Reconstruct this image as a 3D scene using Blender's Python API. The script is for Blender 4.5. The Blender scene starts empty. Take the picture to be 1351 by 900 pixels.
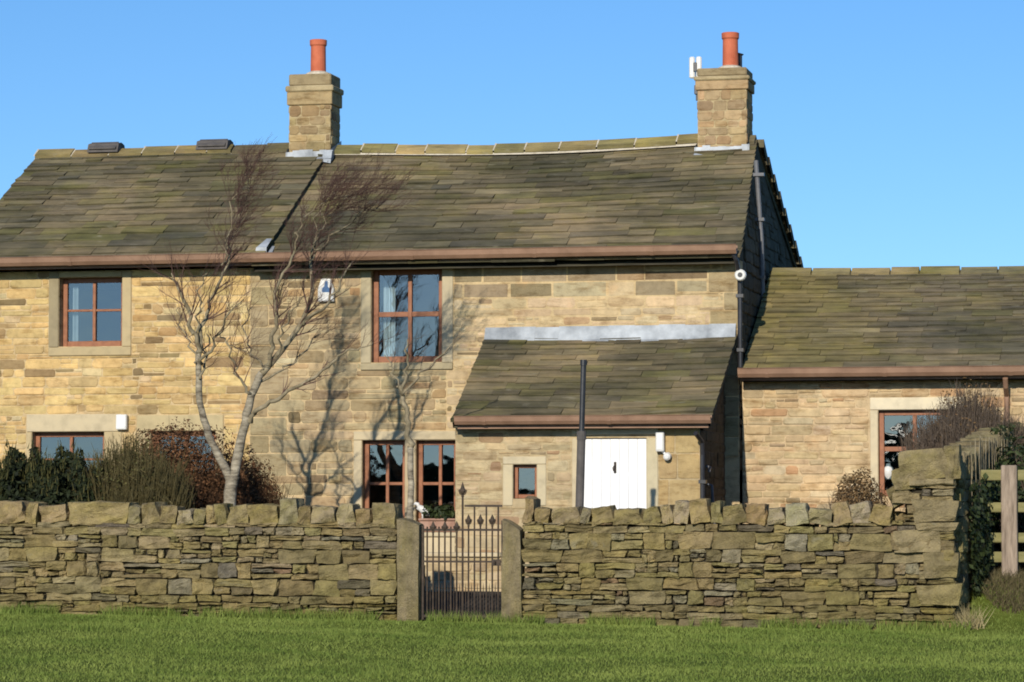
import bpy, math, random
import numpy as np
from mathutils import Vector, Matrix, noise
random.seed(7)
R = random.Random(11)
U = R.uniform
C = bpy.context.scene.collection
scene = bpy.context.scene
scene.view_settings.view_transform = 'Standard'
scene.view_settings.look = 'None'
scene.view_settings.exposure = 0
scene.cycles.filter_width = 1.85
scene.cycles.max_bounces = 6
scene.cycles.transparent_max_bounces = 12

# ------------------------------------------------------------------ camera
FPX = 4000.0; YAW = math.atan2(900, FPX); PITCH = math.atan2(205, FPX)
CX, CY, CZ = 6.58, -44.4, 1.62
cam_data = bpy.data.cameras.new('camera'); cam = bpy.data.objects.new('camera', cam_data); C.objects.link(cam)
cam.location = (CX, CY, CZ); cam.rotation_euler = (math.pi/2+PITCH, 0, YAW)
cam_data.sensor_width = 36; cam_data.lens = 36*FPX/1351; cam_data.clip_end = 2000; cam_data.clip_start = 0.1
scene.camera = cam

def at(px, py, Y):
    """world point on the vertical plane y = Y along the sight line of a photo pixel"""
    u = px-675.5; v = 450-py
    cy, sy, cp, sp = math.cos(YAW), math.sin(YAW), math.cos(PITCH), math.sin(PITCH)
    d = (-FPX*sy*cp+u*cy+v*sy*sp, FPX*cy*cp+u*sy-v*cy*sp, FPX*sp+v*cp)
    t = (Y-CY)/d[1]
    return Vector((CX+d[0]*t, Y, CZ+d[2]*t))
def rect(px0, px1, py0, py1, Y):
    """x0, x1, z0, z1 of a pixel rectangle on plane y = Y (py0 upper, py1 lower)"""
    pm, qm = (px0+px1)/2, (py0+py1)/2
    return at(px0, qm, Y).x, at(px1, qm, Y).x, at(pm, py1, Y).z, at(pm, py0, Y).z

# ------------------------------------------------------------------ light
SUN_EL, SUN_AZ = math.radians(22), math.radians(2.5)      # azimuth: to the left of the house front's normal
sd = Vector((-math.sin(SUN_AZ)*math.cos(SUN_EL), -math.cos(SUN_AZ)*math.cos(SUN_EL), math.sin(SUN_EL)))
sl = bpy.data.lights.new('sun', 'SUN'); sl.energy = 4.5; sl.angle = math.radians(0.53); sl.color = (1.0, 0.93, 0.81)
so = bpy.data.objects.new('sun', sl); C.objects.link(so); so.location = (-20, -60, 40)
so.rotation_euler = (-sd).to_track_quat('-Z', 'Y').to_euler()
W = bpy.data.worlds.new('World'); scene.world = W; W.use_nodes = True
wn = W.node_tree.nodes; wl = W.node_tree.links; wn.clear()
sky = wn.new('ShaderNodeTexSky'); sky.sky_type = 'NISHITA'; sky.sun_disc = False
sky.sun_elevation = SUN_EL; sky.sun_rotation = math.atan2(sd.x, sd.y) % (2*math.pi)
sky.air_density = 1.0; sky.dust_density = 0.2; sky.ozone_density = 3.0
tc = wn.new('ShaderNodeTexCoord'); va = wn.new('ShaderNodeVectorMath'); va.operation = 'ADD'; va.inputs[1].default_value = (0, 0, 0.055)
wl.new(tc.outputs['Generated'], va.inputs[0]); wl.new(va.outputs[0], sky.inputs['Vector'])
hs = wn.new('ShaderNodeHueSaturation'); hs.inputs['Saturation'].default_value = 1.18; hs.inputs['Value'].default_value = 1.08
bg = wn.new('ShaderNodeBackground'); bg.inputs['Strength'].default_value = 0.112
wo = wn.new('ShaderNodeOutputWorld')
wl.new(sky.outputs[0], hs.inputs['Color']); gm = wn.new('ShaderNodeMix'); gm.data_type = 'RGBA'; gm.blend_type = 'MULTIPLY'; gm.inputs['Factor'].default_value = 1.0; gm.inputs['B'].default_value = (0.84, 0.99, 1.16, 1)
wl.new(hs.outputs[0], gm.inputs['A']); wl.new(gm.outputs['Result'], bg.inputs['Color']); wl.new(bg.outputs[0], wo.inputs['Surface'])

# ------------------------------------------------------------------ materials
def newmat(name):
    m = bpy.data.materials.new(name); m.use_nodes = True
    nt = m.node_tree; b = nt.nodes['Principled BSDF']
    return m, nt, b
def ramp(nt, src, stops, interp='LINEAR'):
    r = nt.nodes.new('ShaderNodeValToRGB'); r.color_ramp.interpolation = interp
    el = r.color_ramp.elements
    while len(el) > 1: el.remove(el[-1])
    el[0].position = stops[0][0]; el[0].color = (*stops[0][1], 1)
    for p, c in stops[1:]:
        e = el.new(p); e.color = (*c, 1)
    nt.links.new(src, r.inputs[0]); return r.outputs[0]
def nz(nt, scale, detail=4, rough=0.55, vec=None, dist=0.0):
    n = nt.nodes.new('ShaderNodeTexNoise'); n.inputs['Scale'].default_value = scale
    n.inputs['Detail'].default_value = detail; n.inputs['Roughness'].default_value = rough; n.inputs['Distortion'].default_value = dist
    if vec is not None: nt.links.new(vec, n.inputs['Vector'])
    return n.outputs['Fac']
def coords(nt, scale=(1, 1, 1)):
    g = nt.nodes.new('ShaderNodeNewGeometry'); mp = nt.nodes.new('ShaderNodeMapping')
    mp.inputs['Scale'].default_value = scale
    nt.links.new(g.outputs['Position'], mp.inputs['Vector']); return mp.outputs[0]
def mix(nt, a, b, fac, mode='MIX'):
    n = nt.nodes.new('ShaderNodeMix'); n.data_type = 'RGBA'; n.blend_type = mode
    for s, v in ((n.inputs['Factor'], fac), (n.inputs['A'], a), (n.inputs['B'], b)):
        if hasattr(v, 'is_linked') or hasattr(v, 'node'): nt.links.new(v, s)
        elif isinstance(v, (int, float)): s.default_value = v
        else: s.default_value = (*v, 1)
    return n.outputs['Result']
def bump(nt, b, h, strength=0.5, dist=0.02):
    n = nt.nodes.new('ShaderNodeBump'); n.inputs['Strength'].default_value = strength; n.inputs['Distance'].default_value = dist
    nt.links.new(h, n.inputs['Height']); nt.links.new(n.outputs[0], b.inputs['Normal'])

def m_tinted(name, stops, scale, rough=0.9, bscale=40, bstr=0.6, bdist=0.015, stretch=(1, 1, 1), extra=None):
    """per-piece tint attribute, mottled by noise"""
    m, nt, b = newmat(name)
    a = nt.nodes.new('ShaderNodeAttribute'); a.attribute_name = 'tint'
    v = coords(nt, stretch)
    f = nz(nt, scale, 6, 0.65, v)
    col = mix(nt, a.outputs['Color'], ramp(nt, f, stops), 1.0, 'MULTIPLY')
    if extra: col = extra(nt, col, v)
    nt.links.new(col, b.inputs['Base Color'])
    b.inputs['Roughness'].default_value = rough; b.inputs['Specular IOR Level'].default_value = 0.2
    bump(nt, b, nz(nt, bscale, 5, 0.6, v), bstr, bdist)
    return m
G = lambda v: (v, v, v)
def weather(nt, col, v):
    # soot and lichen on house stone: broad darker stains, a few rust-warm areas
    g = coords(nt, (1, 1, 1.6))
    s = ramp(nt, nz(nt, 0.9, 6, 0.62, g), [(0.36, G(0)), (0.62, G(1))])
    c2 = mix(nt, col, (0.84, 0.83, 0.82), 1.0, 'MULTIPLY')
    c = mix(nt, c2, col, s)
    w = ramp(nt, nz(nt, 2.3, 4, 0.6, g), [(0.58, G(0)), (0.74, G(0.4))])
    c = mix(nt, c, mix(nt, c, (1.05, 0.80, 0.62), 1.0, 'MULTIPLY'), w)
    k = ramp(nt, nz(nt, 3.2, 7, 0.72, coords(nt, (0.6, 0.6, 2.6))), [(0.50, G(0)), (0.68, G(0.9))])
    return mix(nt, c, mix(nt, c, (0.50, 0.42, 0.32), 1.0, 'MULTIPLY'), k)
M = {}
M['stone'] = m_tinted('house_stone', [(0.25, (0.62, 0.6, 0.56)), (0.45, (0.92, 0.9, 0.87)), (0.7, (1.12, 1.1, 1.05))], 7, 0.92, 55, 0.7, 0.012, extra=weather)
M['ashlar'] = m_tinted('dressed_stone', [(0.25, G(0.75)), (0.5, G(0.98)), (0.75, (1.08, 1.07, 1.03))], 5, 0.9, 60, 0.4, 0.006)
def moss_wall(nt, col, v):
    s = ramp(nt, nz(nt, 1.6, 6, 0.65), [(0.42, G(0)), (0.66, G(1))])
    g = mix(nt, col, (0.93, 0.95, 0.70), 1.0, 'MULTIPLY')
    c = mix(nt, col, g, s)
    l = ramp(nt, nz(nt, 11, 3, 0.5), [(0.68, G(0)), (0.76, G(0.45))])
    return mix(nt, c, (0.25, 0.23, 0.16), l)
M['drystone'] = m_tinted('field_stone', [(0.25, (0.45, 0.44, 0.42)), (0.5, (0.95, 0.94, 0.92)), (0.72, (1.35, 1.32, 1.24))], 7, 0.95, 48, 1.0, 0.035, extra=moss_wall)
def moss_roof(nt, col, v):
    g = coords(nt, (1, 1, 1))
    s = ramp(nt, nz(nt, 0.55, 6, 0.66, g), [(0.40, G(0)), (0.60, G(1))])
    dark = mix(nt, col, (0.66, 0.70, 0.70), 1.0, 'MULTIPLY')
    c = mix(nt, col, dark, s)
    s2 = ramp(nt, nz(nt, 1.3, 7, 0.7, coords(nt, (1, 1, 1.7))), [(0.48, G(0)), (0.70, G(0.8))])
    c = mix(nt, c, mix(nt, c, (1.0, 1.04, 0.68), 1.0, 'MULTIPLY'), s2)
    l = ramp(nt, nz(nt, 9, 4, 0.6, coords(nt, (0.3, 1, 1))), [(0.62, G(0)), (0.74, G(0.5))])
    return mix(nt, c, (0.30, 0.27, 0.19), l)
M['slate'] = m_tinted('stone_slate', [(0.28, (0.5, 0.5, 0.5)), (0.5, (0.95, 0.95, 0.93)), (0.72, (1.4, 1.36, 1.26))], 7, 0.95, 35, 0.9, 0.012, stretch=(0.22, 1, 1), extra=moss_roof)

def m_noisy(name, c0, c1, scale=8, rough=0.6, bstr=0.2, bscale=50, bdist=0.004, spec=0.3, metal=0.0, stretch=(1, 1, 1)):
    m, nt, b = newmat(name)
    v = coords(nt, stretch)
    nt.links.new(ramp(nt, nz(nt, scale, 5, 0.6, v), [(0.3, c0), (0.7, c1)]), b.inputs['Base Color'])
    b.inputs['Roughness'].default_value = rough; b.inputs['Specular IOR Level'].default_value = spec; b.inputs['Metallic'].default_value = metal
    bump(nt, b, nz(nt, bscale, 4, 0.6, v), bstr, bdist)
    return m
M['wood_frame'] = m_noisy('stained_window_wood', (0.22, 0.082, 0.038), (0.33, 0.135, 0.062), 12, 0.5, stretch=(1, 1, 1))
M['gutter'] = m_noisy('brown_gutter_paint', (0.20, 0.115, 0.07), (0.32, 0.19, 0.12), 3, 0.6)
M['black_pipe'] = m_noisy('black_pipe_paint', (0.012, 0.012, 0.014), (0.03, 0.03, 0.034), 6, 0.4, spec=0.5)
M['grey_pipe'] = m_noisy('grey_pipe_paint', (0.09, 0.09, 0.095), (0.16, 0.16, 0.165), 6, 0.5)
M['lead'] = m_noisy('lead_sheet', (0.15, 0.165, 0.18), (0.50, 0.53, 0.55), 2.6, 0.5, 0.4, 14, 0.01)
M['mortar'] = m_noisy('pale_mortar', (0.42, 0.36, 0.26), (0.62, 0.55, 0.43), 9, 0.95, 0.6, 60, 0.008, 0.1)
M['terracotta'] = m_noisy('terracotta', (0.42, 0.10, 0.045), (0.56, 0.155, 0.075), 5, 0.75)
M['white_paint'] = m_noisy('white_paint', (0.76, 0.755, 0.74), (0.84, 0.84, 0.83), 2.2, 0.45)
M['white_plastic'] = m_noisy('white_plastic', (0.60, 0.585, 0.54), (0.74, 0.73, 0.69), 4, 0.4)
M['grey_plastic'] = m_noisy('grey_plastic', (0.30, 0.31, 0.33), (0.36, 0.37, 0.39), 4, 0.5)
M['blue_paint'] = m_noisy('blue_sticker', (0.03, 0.09, 0.20), (0.05, 0.13, 0.27), 6, 0.5)
M['iron'] = m_noisy('rusty_iron', (0.028, 0.022, 0.016), (0.085, 0.058, 0.038), 14, 0.7, 0.5, 80, 0.003)
M['timber'] = m_noisy('weathered_timber', (0.17, 0.13, 0.095), (0.42, 0.33, 0.25), 7, 0.9, 0.9, 30, 0.01, 0.1, stretch=(3, 3, 0.4))
M['timber_green'] = m_noisy('algae_timber', (0.16, 0.15, 0.06), (0.29, 0.26, 0.12), 5, 0.95, 0.6, 30, 0.01, 0.1, stretch=(0.4, 3, 3))
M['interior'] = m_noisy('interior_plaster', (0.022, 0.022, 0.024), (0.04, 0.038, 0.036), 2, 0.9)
M['curtain'] = m_noisy('pale_curtain', (0.70, 0.70, 0.66), (0.84, 0.84, 0.80), 6, 0.9)
M['bark_birch'] = m_noisy('birch_bark', (0.09, 0.072, 0.05), (0.46, 0.40, 0.29), 6, 0.85, 0.9, 22, 0.015, 0.1, stretch=(1, 1, 3.2))
M['bark_brown'] = m_noisy('brown_bark', (0.13, 0.105, 0.062), (0.34, 0.285, 0.185), 10, 0.9, 0.5, 30, 0.01, 0.1)
M['twig'] = m_noisy('purple_brown_twig', (0.085, 0.048, 0.040), (0.16, 0.092, 0.072), 8, 0.85, 0, spec=0.1)
M['twig_grey'] = m_noisy('grey_brown_twig', (0.10, 0.075, 0.055), (0.19, 0.145, 0.105), 8, 0.9, 0, spec=0.1)
M['twig_beech'] = m_noisy('copper_brown_twig', (0.06, 0.033, 0.018), (0.13, 0.075, 0.042), 8, 0.9, 0, spec=0.1)
M['twig_olive'] = m_noisy('olive_stem', (0.095, 0.078, 0.03), (0.18, 0.145, 0.065), 8, 0.9, 0, spec=0.1)

def m_leaf(name, c0, c1, rough=0.6):
    m, nt, b = newmat(name)
    a = nt.nodes.new('ShaderNodeAttribute'); a.attribute_name = 'tint'
    nt.links.new(mix(nt, c0, c1, a.outputs['Fac']), b.inputs['Base Color'])
    b.inputs['Roughness'].default_value = rough; b.inputs['Specular IOR Level'].default_value = 0.15
    return m
M['leaf_dark'] = m_leaf('dark_evergreen_leaf', (0.006, 0.009, 0.005), (0.028, 0.036, 0.013), 0.7)
M['leaf_tip'] = m_leaf('olive_leaf', (0.055, 0.055, 0.016), (0.16, 0.14, 0.05))
M['leaf_beech'] = m_leaf('dead_beech_leaf', (0.06, 0.027, 0.012), (0.185, 0.092, 0.042), 0.8)
M['leaf_brown'] = m_leaf('dry_brown_leaf', (0.07, 0.04, 0.016), (0.20, 0.125, 0.055), 0.85)
M['dull_weed'] = m_leaf('dull_weed', (0.05, 0.04, 0.02), (0.15, 0.125, 0.06), 0.9)
M['leaf_ivy'] = m_leaf('ivy_leaf', (0.010, 0.018, 0.007), (0.05, 0.065, 0.022), 0.5)
M['grass_blade'] = m_leaf('grass_blade', (0.098, 0.148, 0.024), (0.225, 0.268, 0.060), 0.7)
M['straw'] = m_leaf('dead_grass', (0.22, 0.17, 0.08), (0.42, 0.35, 0.18), 0.8)

# glass: a pane that mirrors some of the sky and lets the dim room show
m, nt, b = newmat('window_glass')
out = nt.nodes['Material Output']
gl = nt.nodes.new('ShaderNodeBsdfGlossy'); gl.inputs['Roughness'].default_value = 0.015; gl.inputs['Color'].default_value = (0.80, 0.84, 0.86, 1)
tr = nt.nodes.new('ShaderNodeBsdfTransparent'); tr.inputs['Color'].default_value = (0.60, 0.70, 0.75, 1)
ms = nt.nodes.new('ShaderNodeMixShader'); ms.inputs[0].default_value = 0.21
nt.links.new(tr.outputs[0], ms.inputs[1]); nt.links.new(gl.outputs[0], ms.inputs[2]); nt.links.new(ms.outputs[0], out.inputs['Surface'])
bn = nt.nodes.new('ShaderNodeBump'); bn.inputs['Strength'].default_value = 0.10; bn.inputs['Distance'].default_value = 0.02
nt.links.new(nz(nt, 2.2, 2, 0.5, coords(nt)), bn.inputs['Height']); nt.links.new(bn.outputs[0], gl.inputs['Normal'])
M['glass'] = m

def m_ground(name, stops, scale, bstr, bscale, bdist, stops2=None):
    m, nt, b = newmat(name)
    v = coords(nt)
    c = ramp(nt, nz(nt, scale, 7, 0.65, v), stops)
    if stops2: c = mix(nt, c, ramp(nt, nz(nt, 0.35, 5, 0.6, v), stops2), 1.0, 'MULTIPLY')
    nt.links.new(c, b.inputs['Base Color']); b.inputs['Roughness'].default_value = 1; b.inputs['Specular IOR Level'].default_value = 0.05
    bump(nt, b, nz(nt, bscale, 5, 0.7, v), bstr, bdist); return m
M['turf'] = m_ground('turf', [(0.3, (0.085, 0.115, 0.02)), (0.55, (0.135, 0.165, 0.03)), (0.75, (0.175, 0.195, 0.048))], 3, 0.9, 25, 0.04, [(0.3, (0.8, 0.85, 0.8)), (0.7, (1.1, 1.06, 1.0))])
M['soil'] = m_ground('garden_soil', [(0.3, (0.055, 0.042, 0.028)), (0.6, (0.12, 0.095, 0.06)), (0.8, (0.10, 0.12, 0.04))], 2.5, 1.0, 30, 0.04)
M['gravel'] = m_ground('path_gravel', [(0.3, (0.03, 0.028, 0.025)), (0.6, (0.07, 0.065, 0.058)), (0.8, (0.15, 0.14, 0.125))], 18, 1.0, 60, 0.03)

# ------------------------------------------------------------------ mesh building
class MB:
    def __init__(s): s.v = []; s.f = []; s.t = []; s.m = []
    def face(s, idx, tint=(0.5, 0.5, 0.5), mi=0): s.f.append(idx); s.t.append(tint); s.m.append(mi)
    def poly(s, pts, tint=(0.5, 0.5, 0.5), mi=0):
        n = len(s.v); s.v.extend(tuple(p) for p in pts); s.face(tuple(range(n, n+len(pts))), tint, mi)
    def box(s, x0, x1, y0, y1, z0, z1, tint=(0.5, 0.5, 0.5), mi=0, ch=0.0):
        c = ch
        if c <= 0:
            n = len(s.v)
            s.v.extend([(x0, y0, z0), (x1, y0, z0), (x1, y1, z0), (x0, y1, z0), (x0, y0, z1), (x1, y0, z1), (x1, y1, z1), (x0, y1, z1)])
            for q in ((0, 3, 2, 1), (4, 5, 6, 7), (0, 1, 5, 4), (1, 2, 6, 5), (2, 3, 7, 6), (3, 0, 4, 7)):
                s.face(tuple(n+i for i in q), tint, mi)
            return
        n = len(s.v); idx = {}
        X = (x0, x1); Y = (y0, y1); Z = (z0, z1); sg = (1, -1)
        for i in (0, 1):
            for j in (0, 1):
                for k in (0, 1):
                    for ax in range(3):
                        p = [X[i]+sg[i]*c, Y[j]+sg[j]*c, Z[k]+sg[k]*c]; p[ax] = (X[i], Y[j], Z[k])[ax]
                        idx[(i, j, k, ax)] = len(s.v); s.v.append(tuple(p))
        for ax in range(3):
            a, bx = [q for q in range(3) if q != ax]
            for e in (0, 1):
                ring = []
                for (p, q) in ((0, 0), (1, 0), (1, 1), (0, 1)):
                    key = [0, 0, 0]; key[ax] = e; key[a] = p; key[bx] = q; ring.append(idx[(*key, ax)])
                if (e == 0) != (ax == 1): ring.reverse()
                s.face(tuple(ring), tint, mi)
        for ax in range(3):
            a, bx = [q for q in range(3) if q != ax]
            for p in (0, 1):
                for q in (0, 1):
                    k0 = [0, 0, 0]; k0[a] = p; k0[bx] = q; k1 = list(k0); k1[ax] = 1
                    ring = [idx[(*k0, a)], idx[(*k0, bx)], idx[(*k1, bx)], idx[(*k1, a)]]
                    s.face(tuple(ring), tint, mi)
        for i in (0, 1):
            for j in (0, 1):
                for k in (0, 1):
                    s.face((idx[(i, j, k, 0)], idx[(i, j, k, 1)], idx[(i, j, k, 2)]), tint, mi)
    def tube(s, pts, rad, n=8, tint=(0.5, 0.5, 0.5), mi=0, cap=True):
        pts = [Vector(p) for p in pts]
        if not hasattr(rad, '__len__'): rad = [rad]*len(pts)
        ref = None; rings = []
        for i, p in enumerate(pts):
            d = (pts[min(i+1, len(pts)-1)]-pts[max(i-1, 0)])
            if d.length < 1e-9: d = Vector((0, 0, 1))
            d.normalize()
            if ref is None: ref = d.orthogonal().normalized()
            ref = (ref-d*ref.dot(d))
            if ref.length < 1e-6: ref = d.orthogonal()
            ref.normalize(); bi = d.cross(ref)
            base = len(s.v)
            for k in range(n):
                a = 2*math.pi*k/n; q = p+(ref*math.cos(a)+bi*math.sin(a))*rad[i]; s.v.append((q.x, q.y, q.z))
            rings.append(base)
        for a, bb in zip(rings, rings[1:]):
            for k in range(n):
                k2 = (k+1) % n; s.face((a+k, a+k2, bb+k2, bb+k), tint, mi)
        if cap:
            s.face(tuple(rings[0]+k for k in reversed(range(n))), tint, mi); s.face(tuple(rings[-1]+k for k in range(n)), tint, mi)
    def lathe(s, c, prof, n=16, tint=(0.5, 0.5, 0.5), mi=0):
        rings = []
        for r, z in prof:
            rings.append(len(s.v))
            for k in range(n):
                a = 2*math.pi*k/n; s.v.append((c[0]+r*math.cos(a), c[1]+r*math.sin(a), c[2]+z))
        for a, bb in zip(rings, rings[1:]):
            for k in range(n):
                k2 = (k+1) % n; s.face((a+k, a+k2, bb+k2, bb+k), tint, mi)
    def extrude_x(s, prof, x0, x1, tint=(0.5, 0.5, 0.5), mi=0):
        """closed (y, z) outline swept along x"""
        n = len(prof); a = len(s.v)
        for x in (x0, x1): s.v.extend((x, y, z) for y, z in prof)
        for k in range(n):
            k2 = (k+1) % n; s.face((a+k, a+k2, a+n+k2, a+n+k), tint, mi)
        s.face(tuple(a+k for k in reversed(range(n))), tint, mi); s.face(tuple(a+n+k for k in range(n)), tint, mi)
    def build(s, name, mats, parent=None, smooth=False, origin=None):
        if not isinstance(mats, (list, tuple)): mats = [mats]
        me = bpy.data.meshes.new(name)
        v = s.v
        o = bpy.data.objects.new(name, me)
        if origin is not None:
            v = [(x-origin[0], y-origin[1], z-origin[2]) for x, y, z in v]; o.location = origin
        me.from_pydata(v, [], s.f)
        for mm in mats: me.materials.append(M[mm] if isinstance(mm, str) else mm)
        if len(mats) > 1: me.polygons.foreach_set('material_index', np.array(s.m, dtype=np.int32))
        at_ = me.color_attributes.new('tint', 'FLOAT_COLOR', 'CORNER')
        ln = np.array([len(f) for f in s.f]); t = np.repeat(np.array([(*c, 1) for c in s.t], dtype=np.float32), ln, axis=0)
        at_.data.foreach_set('color', t.ravel())
        if smooth: me.polygons.foreach_set('use_smooth', np.ones(len(s.f), dtype=bool))
        me.update(); C.objects.link(o)
        if parent is not None:
            o.parent = parent
            o.location = o.location-Vector(parent_world(parent))
        return o
def parent_world(p):
    v = Vector((0, 0, 0))
    while p is not None: v += p.location; p = p.parent
    return v
def tag(o, label=None, cat=None, group=None, kind=None):
    if label: o['label'] = label
    if cat: o['category'] = cat
    if group: o['group'] = group
    if kind: o['kind'] = kind
    return o
def thing(name, label, cat, loc=(0, 0, 0), group=None):
    o = bpy.data.objects.new(name, None); C.objects.link(o); o.location = loc
    return tag(o, label, cat, group)
def jit(c, a, w=0.0):
    k = 1+U(-a, a); return (c[0]*k*(1+U(-w, w)), c[1]*k, c[2]*k*(1+U(-w, w)))
def lerp(a, b, t): return tuple(x+(y-x)*t for x, y in zip(a, b))

# ------------------------------------------------------------------ ground height
def smooth(t): t = max(0.0, min(1.0, t)); return t*t*(3-2*t)
def gz(x, y):
    base = 0.03-0.010*max(-7, min(6, x+1.5))
    base *= smooth((y+20)/10)
    house = 0.60
    t = smooth((y+6.6)/4.2)
    if x > 3.4:
        tr_ = smooth((y+7.6)/2.6); w = smooth((x-3.4)/0.6); t = t*(1-w)+tr_*w
    n = 0.03*noise.noise((x*0.6, y*0.6, 0))
    return base+(house-base)*t+n*smooth((-y-7.2)/2)
def axis(lo, hi, f0, f1, st):
    a = [f0]
    while a[-1] < f1-1e-6: a.append(min(f1, a[-1]+st))
    s_ = st; b_ = [f1]
    while b_[-1] < hi: s_ *= 1.5; b_.append(min(hi, b_[-1]+s_))
    s_ = st; c_ = [f0]
    while c_[-1] > lo: s_ *= 1.5; c_.append(max(lo, c_[-1]-s_))
    return sorted(set(c_+a+b_))
GX = axis(-500, 500, -15, 8, 0.25); GY = axis(-500, 500, -20, 1, 0.25)
def ground_sheet(name, mat, xs, ys, dz, hole=None):
    mb = MB(); nx = len(xs)
    for y in ys:
        for x in xs: mb.v.append((x, y, gz(x, y)+dz))
    for j in range(len(ys)-1):
        for i in range(nx-1): mb.face((j*nx+i, j*nx+i+1, (j+1)*nx+i+1, (j+1)*nx+i))
    return tag(mb.build(name, mat, smooth=True), kind='structure')
ground_sheet('field', 'turf', GX, GY, 0)
ground_sheet('garden_ground', 'soil', [x for x in GX if -14.5 <= x <= 3.3], [y for y in GY if -7.05 <= y <= 0.3], 0.012)
ground_sheet('garden_path', 'gravel', [x for x in GX if -3.3 <= x <= -1.6], [y for y in GY if -7.3 <= y <= -0.2], 0.022)

# ------------------------------------------------------------------ masonry
class Frame:
    """wall face: u along, v up, d out of the wall"""
    def __init__(s, o, u, v, n): s.o, s.u, s.vv, s.n = Vector(o), Vector(u), Vector(v), Vector(n)
    def __call__(s, u, v, d): return s.o+s.u*u+s.vv*v+s.n*d
def subtract(rs, op):
    out = []
    a0, a1, b0, b1 = op
    for (u0, u1, v0, v1) in rs:
        if u1 <= a0 or u0 >= a1 or v1 <= b0 or v0 >= b1: out.append((u0, u1, v0, v1)); continue
        if v0 < b0: out.append((u0, u1, v0, b0))
        if v1 > b1: out.append((u0, u1, b1, v1))
        w0, w1 = max(v0, b0), min(v1, b1)
        if u0 < a0: out.append((u0, a0, w0, w1))
        if u1 > a1: out.append((a1, u1, w0, w1))
    return out
def emit_stone(mb, fr, u0, u1, v0, v1, tint, proud, jt, ch, cut=(0.08, 0.3)):
    w, h = u1-u0, v1-v0
    cu = [min(w, h)*U(*cut) for _ in range(4)]
    j = lambda: U(-jt, jt)
    ring = [(u0+cu[0], v0), (u1-cu[1], v0), (u1, v0+cu[1]), (u1, v1-cu[2]), (u1-cu[2], v1), (u0+cu[3], v1), (u0, v1-cu[3]), (u0, v0+cu[0])]
    ring = [(a+j(), b_+j()) for a, b_ in ring]
    mu, mv = (u0+u1)/2, (v0+v1)/2
    cw, chh = max(0.3, 1-2*ch/w), max(0.3, 1-2*ch/h)
    pr = proud*U(0.25, 1.4); tl, tu = U(-0.3, 0.3)*proud, U(-0.3, 0.3)*proud
    n = len(mb.v)
    for a, b_ in ring: p = fr(a, b_, -0.01); mb.v.append(tuple(p))
    for a, b_ in ring: p = fr(a, b_, max(0.001, pr-ch*0.8)); mb.v.append(tuple(p))
    for a, b_ in ring:
        aa, bb = mu+(a-mu)*cw, mv+(b_-mv)*chh
        mb.v.append(tuple(fr(aa, bb, pr+tl*(aa-mu)/w+tu*(bb-mv)/h)))
    for q in (0, 8):
        for k in range(8):
            k2 = (k+1) % 8; mb.face((n+q+k, n+q+k2, n+q+8+k2, n+q+8+k), tint)
    mb.face(tuple(n+16+k for k in range(8)), tint)
def masonry(mb, fr, u0, u1, v0, v1, openings, tintfn, hr=(0.09, 0.2), wr=(0.18, 0.55), gap=0.012, proud=0.02, jt=0.006, ch=0.012, inside=None, cut=(0.08, 0.3)):
    v = v0
    while v < v1-0.02:
        h = U(*hr)
        if v+h > v1-0.06: h = v1-v
        u = u0-U(0, wr[1]*0.5)
        while u < u1:
            w = U(*wr)*(1.25 if R.random() < 0.2 else 1)
            a, b_ = max(u, u0), min(u+w, u1)
            if u1-b_ < 0.07: b_ = u1; w = b_-u
            cells = [(a, b_, v, v+h)]
            if h > hr[0]*1.55 and R.random() < 0.35 and b_-a > 0.15:
                s_ = U(0.35, 0.65)*h; k = U(0.3, 0.7)*(b_-a)
                cells = [(a, b_, v, v+s_), (a, a+k, v+s_, v+h), (a+k, b_, v+s_, v+h)]
            for op in openings: cells = subtract(cells, op)
            for (p, q, r_, s_) in cells:
                if q-p < 0.045 or s_-r_ < 0.035: continue
                g = gap*U(0.6, 1.5)/2
                if inside and not (inside(p, s_) and inside(q, s_)): continue
                emit_stone(mb, fr, p+g, q-g, r_+g, s_-g, tintfn((p+q)/2, (r_+s_)/2), proud, min(jt, (s_-r_)*0.1), min(ch, (s_-r_)*0.25), cut)
            u += w
        v += h
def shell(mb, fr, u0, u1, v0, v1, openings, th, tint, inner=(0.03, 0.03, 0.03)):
    """solid wall with real openings and reveals"""
    us = sorted({u0, u1, *[o for op in openings for o in op[:2] if u0 < o < u1]})
    vs = sorted({v0, v1, *[o for op in openings for o in op[2:] if v0 < o < v1]})
    for a, b_ in zip(us, us[1:]):
        for c, d in zip(vs, vs[1:]):
            mu, mv = (a+b_)/2, (c+d)/2
            if any(o[0] < mu < o[1] and o[2] < mv < o[3] for o in openings): continue
            mb.poly([fr(a, c, 0), fr(b_, c, 0), fr(b_, d, 0), fr(a, d, 0)], tint)
            mb.poly([fr(a, c, -th), fr(a, d, -th), fr(b_, d, -th), fr(b_, c, -th)], inner)
    for o in openings:
        a, b_, c, d = o
        for (p, q) in (((a, c), (b_, c)), ((b_, c), (b_, d)), ((b_, d), (a, d)), ((a, d), (a, c))):
            mb.poly([fr(*p, 0), fr(*p, -th), fr(*q, -th), fr(*q, 0)], lerp(tint, (0.3, 0.26, 0.18), 0.4))
    for (p, q) in (((u0, v0), (u1, v0)), ((u1, v0), (u1, v1)), ((u1, v1), (u0, v1)), ((u0, v1), (u0, v0))):
        mb.poly([fr(*p, 0), fr(*p, -th), fr(*q, -th), fr(*q, 0)], tint)
FRONT = lambda Y: Frame((0, Y, 0), (1, 0, 0), (0, 0, 1), (0, -1, 0))
RIGHT = lambda X: Frame((X, 0, 0), (0, 1, 0), (0, 0, 1), (1, 0, 0))
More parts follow.
